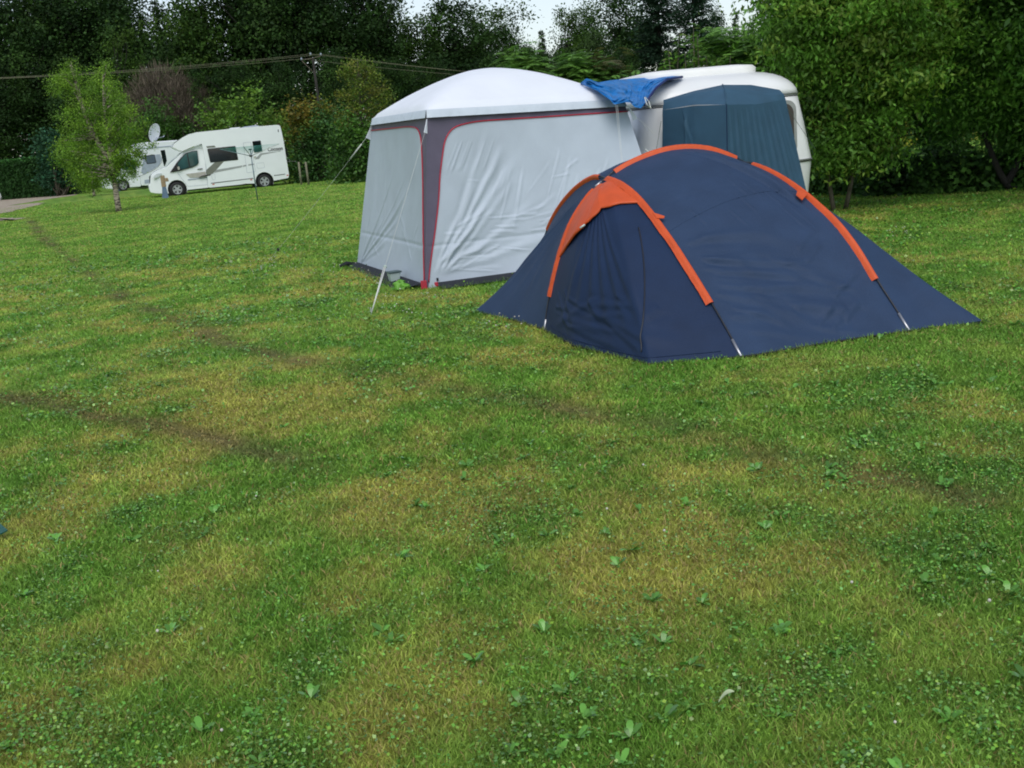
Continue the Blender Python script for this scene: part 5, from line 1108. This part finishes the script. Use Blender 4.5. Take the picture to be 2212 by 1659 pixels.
BG = [  # kind, top pixel x, y, depth, width factor, where it stands
 ('b1', -90, -30, 112, 1.1, "partly cut off by the photo's left edge above the hedge"), ('b3', 20, -25, 108, 1.0, "above the left end of the clipped hedge"), ('b1', 110, -120, 110, 1.0, "second in from the left edge above the hedge"),
 ('b3', 190, -60, 112, 1.0, "directly behind the large birch's left half"), ('b2', 235, 30, 97, .8, "behind the middle of the large birch"),
 ('c2', 255, -8, 112, 1.1, "just left of the first sky gap above the birch"), ('c2', 272, 10, 116, .9, "first in the sky gap above the dead bush"), ('c2', 300, 26, 114, 1.0, "second and lowest in the sky gap above the dead bush"), ('c2', 332, -5, 118, 1.0, "tallest in the sky gap above the dead bush"),
 ('sp', 352, -12, 120, .7, "right of the spiky spruces in the left sky gap"), ('b1', 395, 8, 106, .8, "behind the dead bush, right of the left sky gap"), ('b2', 425, -110, 100, .9, "above the farther motorhome's roof"),
 ('sp', 480, -130, 103, 1.1, "above the nearer motorhome's cab"), ('b1', 545, -130, 99, .9, "above the middle of the nearer motorhome"), ('b3', 620, -120, 105, .9, "behind the electricity pole, on its left"), ('sp', 700, -120, 102, 1.1, "behind the electricity pole, on its right"),
 ('b1', 770, -90, 99, .85, "behind the slender birch top"), ('b1', 825, -20, 106, .75, "left of the sky notch above the awning"), ('b2', 905, 10, 104, 1.05, "right of the sky notch above the awning"),
 ('b1', 970, -25, 101, 1.05, "above the awning's domed roof, left of the peak"), ('b2', 1035, -12, 106, 1.05, "tallest above the awning's roof peak"), ('b1', 1100, 32, 103, .7, "left side of the broad sky gap above the awning"),
 ('b2', 1138, 82, 112, .5, "lowest, at the bottom of the broad sky gap"), ('c1', 1168, 62, 118, .8, "right side of the broad sky gap"), ('b2', 1215, -5, 112, .8, "above the awning roof, nearest the broad sky gap"),
 ('sp', 1262, -10, 118, .7, "second right of the broad sky gap"), ('b4', 1292, 30, 96, .95, "standing before the dark woods above the blue tarpaulin"), ('b1', 1350, -35, 114, 1.0, "above the blue tarpaulin"), ('c3', 1415, -90, 90, 1.5, "left of the two tall firs above the caravan"),
 ('c3', 1492, -80, 86, 1.5, "right of the two tall firs above the caravan"), ('b1', 1545, 10, 98, .5, "at the left side of the sky gap above the caravan lid"), ('c2', 1588, 22, 135, 1.0, "small and distant in the sky gap above the caravan lid"), ('sp', 1610, 42, 135, .6, "beside the distant spruce above the caravan"),
 ('b1', 60, 60, 104, .9, "in the front row right behind the hedge's left half"), ('b1', 165, 130, 100, .9, "low in the front row left of the large birch"), ('b1', -20, 120, 102, .9, "low in the front row at the hedge's far left"), ('b1', 290, 190, 100, .9, "low in the shade behind the dead bush's left side"),
 ('b1', 400, 150, 102, .9, "low in the shade behind the dead bush's right side"), ('b3', 500, 130, 92, .8, "low in the front row behind the nearer motorhome's cab"), ('b1', 600, 120, 92, .8, "low in the front row behind the nearer motorhome's rear"), ('b1', 720, 110, 90, .8, "low in the front row between pole and slender birch"),
 ('b3', 840, 120, 92, .8, "low in the front row left of the awning roof"), ('b1', 940, 120, 94, .8, "low in the front row behind the awning's left roof slope"), ('b1', 1060, 110, 92, .8, "low in the front row behind the awning's peak"), ('b3', 1180, 105, 92, .8, "low in the front row behind the awning's right roof slope"),
 ('b1', 1330, 90, 88, .8, "low in the front row behind the blue tarpaulin"), ('b1', 1450, 110, 84, .8, "low in the front row behind the caravan's roof lid"), ('b1', 1560, 90, 88, .8, "low in the front row behind the sumac thicket"),
 ('b1', 1760, -60, 62, .8, "far behind the cherry tree"), ('b3', 1920, -60, 66, .8, "far behind the walnut tree"), ('b1', 2080, -60, 60, .8, "far behind the shady tree near the right edge"), ('b3', 2240, -60, 58, .8, "far behind, at the photo's right edge")]
for b in BG: bgtree(*b[:5], b[5])

# ------------------------------------------------------------------ sumac and shrubs over the awning and caravan
def fronds(C, n, L, cols, sig, up=.5):
    Vs = []; Fs = []; cs = []; b0 = 0; idx = rng.integers(0, len(C), n); cc = palette(cols, len(C), .2)[idx]
    O = C[idx] + rng.normal(size=(n, 3)) * sig; d = rng.normal(size=(n, 3)); d[:, 2] = up * rng.random(n); d /= np.linalg.norm(d, axis=1)[:, None]
    LL = L * rng.uniform(.6, 1.2, n); sd_ = np.cross(d, [0, 0, 1.]); sd_ /= np.linalg.norm(sd_, axis=1)[:, None] + 1e-9
    for j in range(9):
        t = (j + 1) / 9; pos = O + d * (LL * t)[:, None] - np.array([0, 0, 1.]) * (LL * .38 * t * t)[:, None]
        for s_ in (-1, 1):
            ax = sd_ * s_ + d * .45 - np.array([0, 0, .35]); sz = LL * .30 * math.sin(math.pi * (.18 + .75 * t)); V, F = leafquads(pos, sz, .40, ax, np.array([0, 0, 1.]) + .3 * d + .2 * rdir(n), .04); Vs.append(V); Fs.append(F + b0); b0 += len(V); cs.append(cc * rng.uniform(.75, 1.25, n)[:, None])
    return np.concatenate(Vs), np.concatenate(Fs), np.concatenate(cs)
SU = [(.14, .30, .05), (.165, .34, .055), (.12, .26, .05)]
def sumac(label, outline, Y, ncl, nf, L, thick=1.2, cols=SU):
    P = np.array(px2xz(outline, Y)); b = np.array([P[:, 0].mean(), Y, 0]); t = thing("sumac_shrub", label, "shrub", b, "sumac shrubs behind the tents"); C = clumps(P, ncl, thick, Y)
    V, F, c = fronds(C, nf, L, cols, .16); mk("foliage", V, F, MT['leaf'], t, colr=c); mb = MB()
    for c_ in C[:20]: limb(mb, b + rng.normal(size=3) * [.3, .2, 0], c_, .04, .012)
    mb.build("stems", MT['bark'], t, True)
sumac("feathery sumac shrub showing left over the awning roof's right slope", [(1078, 160), (1085, 138), (1105, 120), (1130, 118), (1158, 132), (1175, 160), (1180, 260), (1080, 260)], 27, 40, 1500, .42)
sumac("feathery sumac shrub showing over the awning roof beside the blue tarpaulin", [(1170, 165), (1190, 135), (1215, 140), (1240, 128), (1262, 140), (1290, 132), (1318, 140), (1345, 162), (1350, 260), (1175, 260)], 27.5, 60, 2300, .42, cols=SU + [(.12, .12, .04)])
sumac("bright feathery sumac thicket above the caravan lid beside the sky gap", [(1500, 150), (1520, 110), (1545, 82), (1575, 65), (1610, 60), (1640, 40), (1665, 25), (1720, 30), (1760, 90), (1760, 260), (1500, 260)], 23, 110, 4600, .40)
CH = [(.11, .26, .03), (.09, .22, .028), (.14, .30, .036), (.16, .26, .036)]
# leafy shoots above the caravan
t = thing("cherry_shoots", "upright leafy shoots poking up behind the left of the caravan's roof lid", "shrub", (*AT(1470, 200, 20)[:2], 0)); Ps = []; AXs = []; mb = MB()
for (x0, y0, x1, y1) in ((1432, 175, 1436, 128), (1450, 175, 1444, 108), (1462, 175, 1468, 72), (1500, 175, 1498, 60), (1512, 175, 1506, 78), (1482, 175, 1480, 112), (1530, 175, 1526, 120), (1550, 175, 1548, 128), (1575, 175, 1578, 120)):
    a = AT(x0, y0, 20); b = AT(x1, y1, 20 + rng.normal() * .3); a0 = a.copy(); a0[2] = .0; mb.tube([a0, a, b], [.02, .014, .005], 5); m = int(10 + 26 * (b[2] - a[2]))
    tt = rng.uniform(0, 1, m)[:, None] ** .8; Ps.append(a * (1 - tt) + b * tt); q = rng.normal(size=(m, 3)); q[:, 2] = -.1 - rng.random(m) * .4; AXs.append(q)
Ps = np.concatenate(Ps); AXs = np.concatenate(AXs); V, F = leafquads(Ps, rng.uniform(.10, .17, len(Ps)), .42, AXs, np.array([0, 0, 1.]) + .5 * rdir(len(Ps)), .08)
mk("foliage", V, F, MT['leaf'], t, colr=palette(CH, len(Ps), .3)); mb.build("stems", MT['bark'], t, True)

# ------------------------------------------------------------------ trees on the right
def base_at(x, y): return G(x, y)
p = G(1801, 456); p2 = G(1826, 452); Y_ = 17.4
tree("cherry_tree", "leafy cherry tree with two slim stems just right of the caravan", "tree", p,
     [(1740, -330), (1690, -120), (1672, -30), (1668, 30), (1662, 62), (1680, 100), (1700, 135), (1740, 160), (1752, 200), (1766, 240), (1772, 300), (1762, 350), (1792, 378), (1815, 348), (1845, 372), (1872, 340), (1905, 352), (1885, 300), (1930, 260), (1975, 200), (2010, 100), (2000, -330)], 17.4, 430, 105000, .23, .085, .42, CH, 2.5,
     [[p, AT(1792, 400, Y_), AT(1784, 340, Y_), AT(1790, 200, Y_), AT(1780, 40, Y_)], [p2, AT(1838, 400, Y_ - .1), AT(1848, 330, Y_), AT(1870, 200, Y_), AT(1880, 40, Y_)]], .037, 'bark', 60, droop=.9, flat=.42)
p = G(1905, 400); Y_ = p[1]
tree("walnut_tree", "forked tree with broad leafy crown between the cherry tree and the shady right tree", "tree", p,
     [(1860, -330), (1850, 60), (1850, 180), (1868, 240), (1900, 250), (1950, 232), (1990, 236), (2010, 310), (2060, 300), (2080, 280), (2140, 200), (2150, -330)], Y_, 480, 95000, .29, .105, .42, [(.09, .22, .03), (.105, .24, .03), (.07, .18, .03)], 2.6,
     [[p, AT(1908, 350, Y_), AT(1935, 300, Y_), AT(1960, 220, Y_), AT(1980, 60, Y_)], [AT(1908, 355, Y_), AT(1870, 305, Y_), AT(1850, 240, Y_), AT(1870, 60, Y_)]], .10, 'bark', 50, droop=.7, flat=.42)
Y_ = 18.2; p = AT(2192, 440, Y_); p[2] = 0
tree("walnut_tree", "deep green shady tree with leaning trunk at the photo's right edge", "tree", p,
     [(2040, -330), (2030, 60), (2045, 160), (2050, 235), (2075, 262), (2110, 258), (2160, 262), (2230, 330), (2330, 340), (2330, -330)], Y_, 460, 95000, .27, .09, .45, [(.11, .27, .04), (.13, .29, .04), (.09, .22, .04)], 2.2,
     [[p, AT(2172, 400, Y_), AT(2140, 330, Y_), AT(2112, 240, Y_), AT(2090, 100, Y_)], [AT(2172, 400, Y_), AT(2215, 330, Y_), AT(2230, 200, Y_), AT(2230, 60, Y_)]], .06, 'darkbark', 50, droop=.7, flat=.42)
p = np.array([9.0, 14.2, 0.]); Q = lambda dx, z: (p[0] + dx, z)
def added_shade_tree(p, label):
    t = thing("walnut_tree", label, "tree", p); C = []  # out of view, added to cast shade on the right-hand grass
    while len(C) < 300:
        d = rng.normal(size=3); d /= np.linalg.norm(d); q = p + np.array([0, 0, 4.0]) + d * np.array([2.3, 2.6, 2.3]) * rng.uniform(.6, 1)
        if q[0] > .47 * q[1] + .45: C.append(q)
    C = np.array(C); V, F, c = foliage(C, 26000, .27, .12, .45, [(.055, .135, .025), (.045, .11, .025)], .7, flat=.5); mk("crown", V, F, MT['leaf'], t, colr=c)
    MB().tube(resample([p, p + [.1, 0, 1.8], p + [0, .2, 4.2]], 12), np.linspace(.14, .05, 12), 9).build("trunk", MT['bark'], t, True); mb = MB()
    for c_ in C[:40]: limb(mb, p + [0, 0, rng.uniform(1.6, 3.2)], c_, .05, .012)
    mb.build("branches", MT['bark'], t, True)
added_shade_tree(p, "unseen tree added beyond the right edge to shade the grass, nearest the camera")
UG = "undergrowth beneath the right hand trees"
DG = [(.055, .135, .028), (.07, .165, .028), (.045, .11, .026)]
shrub("lighter green bramble bush below the forked tree", [(1868, 400), (1880, 372), (1905, 362), (1940, 352), (1975, 350), (2010, 345), (2030, 380), (2040, 425), (1990, 440), (1880, 436)], 19.5, 110, 8000, .16, .10, [(.05, .13, .022), (.04, .105, .022)], .8, group=UG, name="bramble_bush")
shrub("dark bush right behind the cherry tree's twin stems", [(1762, 350), (1790, 330), (1840, 335), (1880, 345), (1890, 400), (1885, 438), (1765, 448)], 21, 100, 7000, .18, .12, DG, .9, 'darkleaf', group=UG, name="bramble_bush")
shrub("dark bush filling the shade left of the leaning trunk", [(2020, 360), (2060, 350), (2090, 372), (2130, 362), (2160, 350), (2175, 400), (2180, 438), (2030, 442)], 19, 110, 8000, .18, .12, DG, .9, 'darkleaf', group=UG, name="bramble_bush")
shrub("dark bush right of the leaning trunk at the photo's edge", [(2170, 350), (2210, 340), (2300, 345), (2330, 450), (2180, 440)], 18.6, 60, 5000, .18, .12, DG, .9, 'darkleaf', group=UG, name="bramble_bush")
shrub("dark thicket far back between caravan and forked trunk", [(1755, 250), (1800, 240), (1850, 250), (1862, 300), (1870, 340), (1915, 366), (1925, 400), (1750, 410)], 28, 110, 7500, .26, .16, DG, 1.2, 'darkleaf', group=UG, name="thicket")
shrub("dark thicket far back between forked trunk and leaning trunk", [(2015, 260), (2035, 250), (2058, 262), (2068, 345), (2110, 368), (2150, 360), (2150, 400), (1930, 400), (1930, 368), (2005, 352)], 27, 120, 8500, .26, .16, DG, 1.2, 'darkleaf', group=UG, name="thicket")
shrub("dark thicket far back behind the photo's right edge tree", [(2165, 250), (2240, 230), (2340, 240), (2340, 400), (2165, 400), (2160, 330)], 26.5, 100, 7000, .26, .16, DG, 1.2, 'darkleaf', group=UG, name="thicket")
shrub("bright yellow green bush glimpsed through the forked tree's trunk gap", [(1860, 330), (1900, 290), (1960, 268), (2005, 285), (2010, 345), (1900, 372), (1860, 370)], 38, 60, 4000, .3, .18, [(.42, .42, .06), (.34, .38, .05)], 1, group=UG, name="yellow_bush")  # leaf tint itself far brighter than on the other bushes
shrub("bright yellow green bush glimpsed between the branches by the leaning trunk", [(2075, 330), (2100, 298), (2140, 300), (2150, 345), (2120, 362), (2080, 355)], 38, 40, 2500, .3, .18, [(.42, .42, .06), (.34, .38, .05)], 1, group=UG, name="yellow_bush")
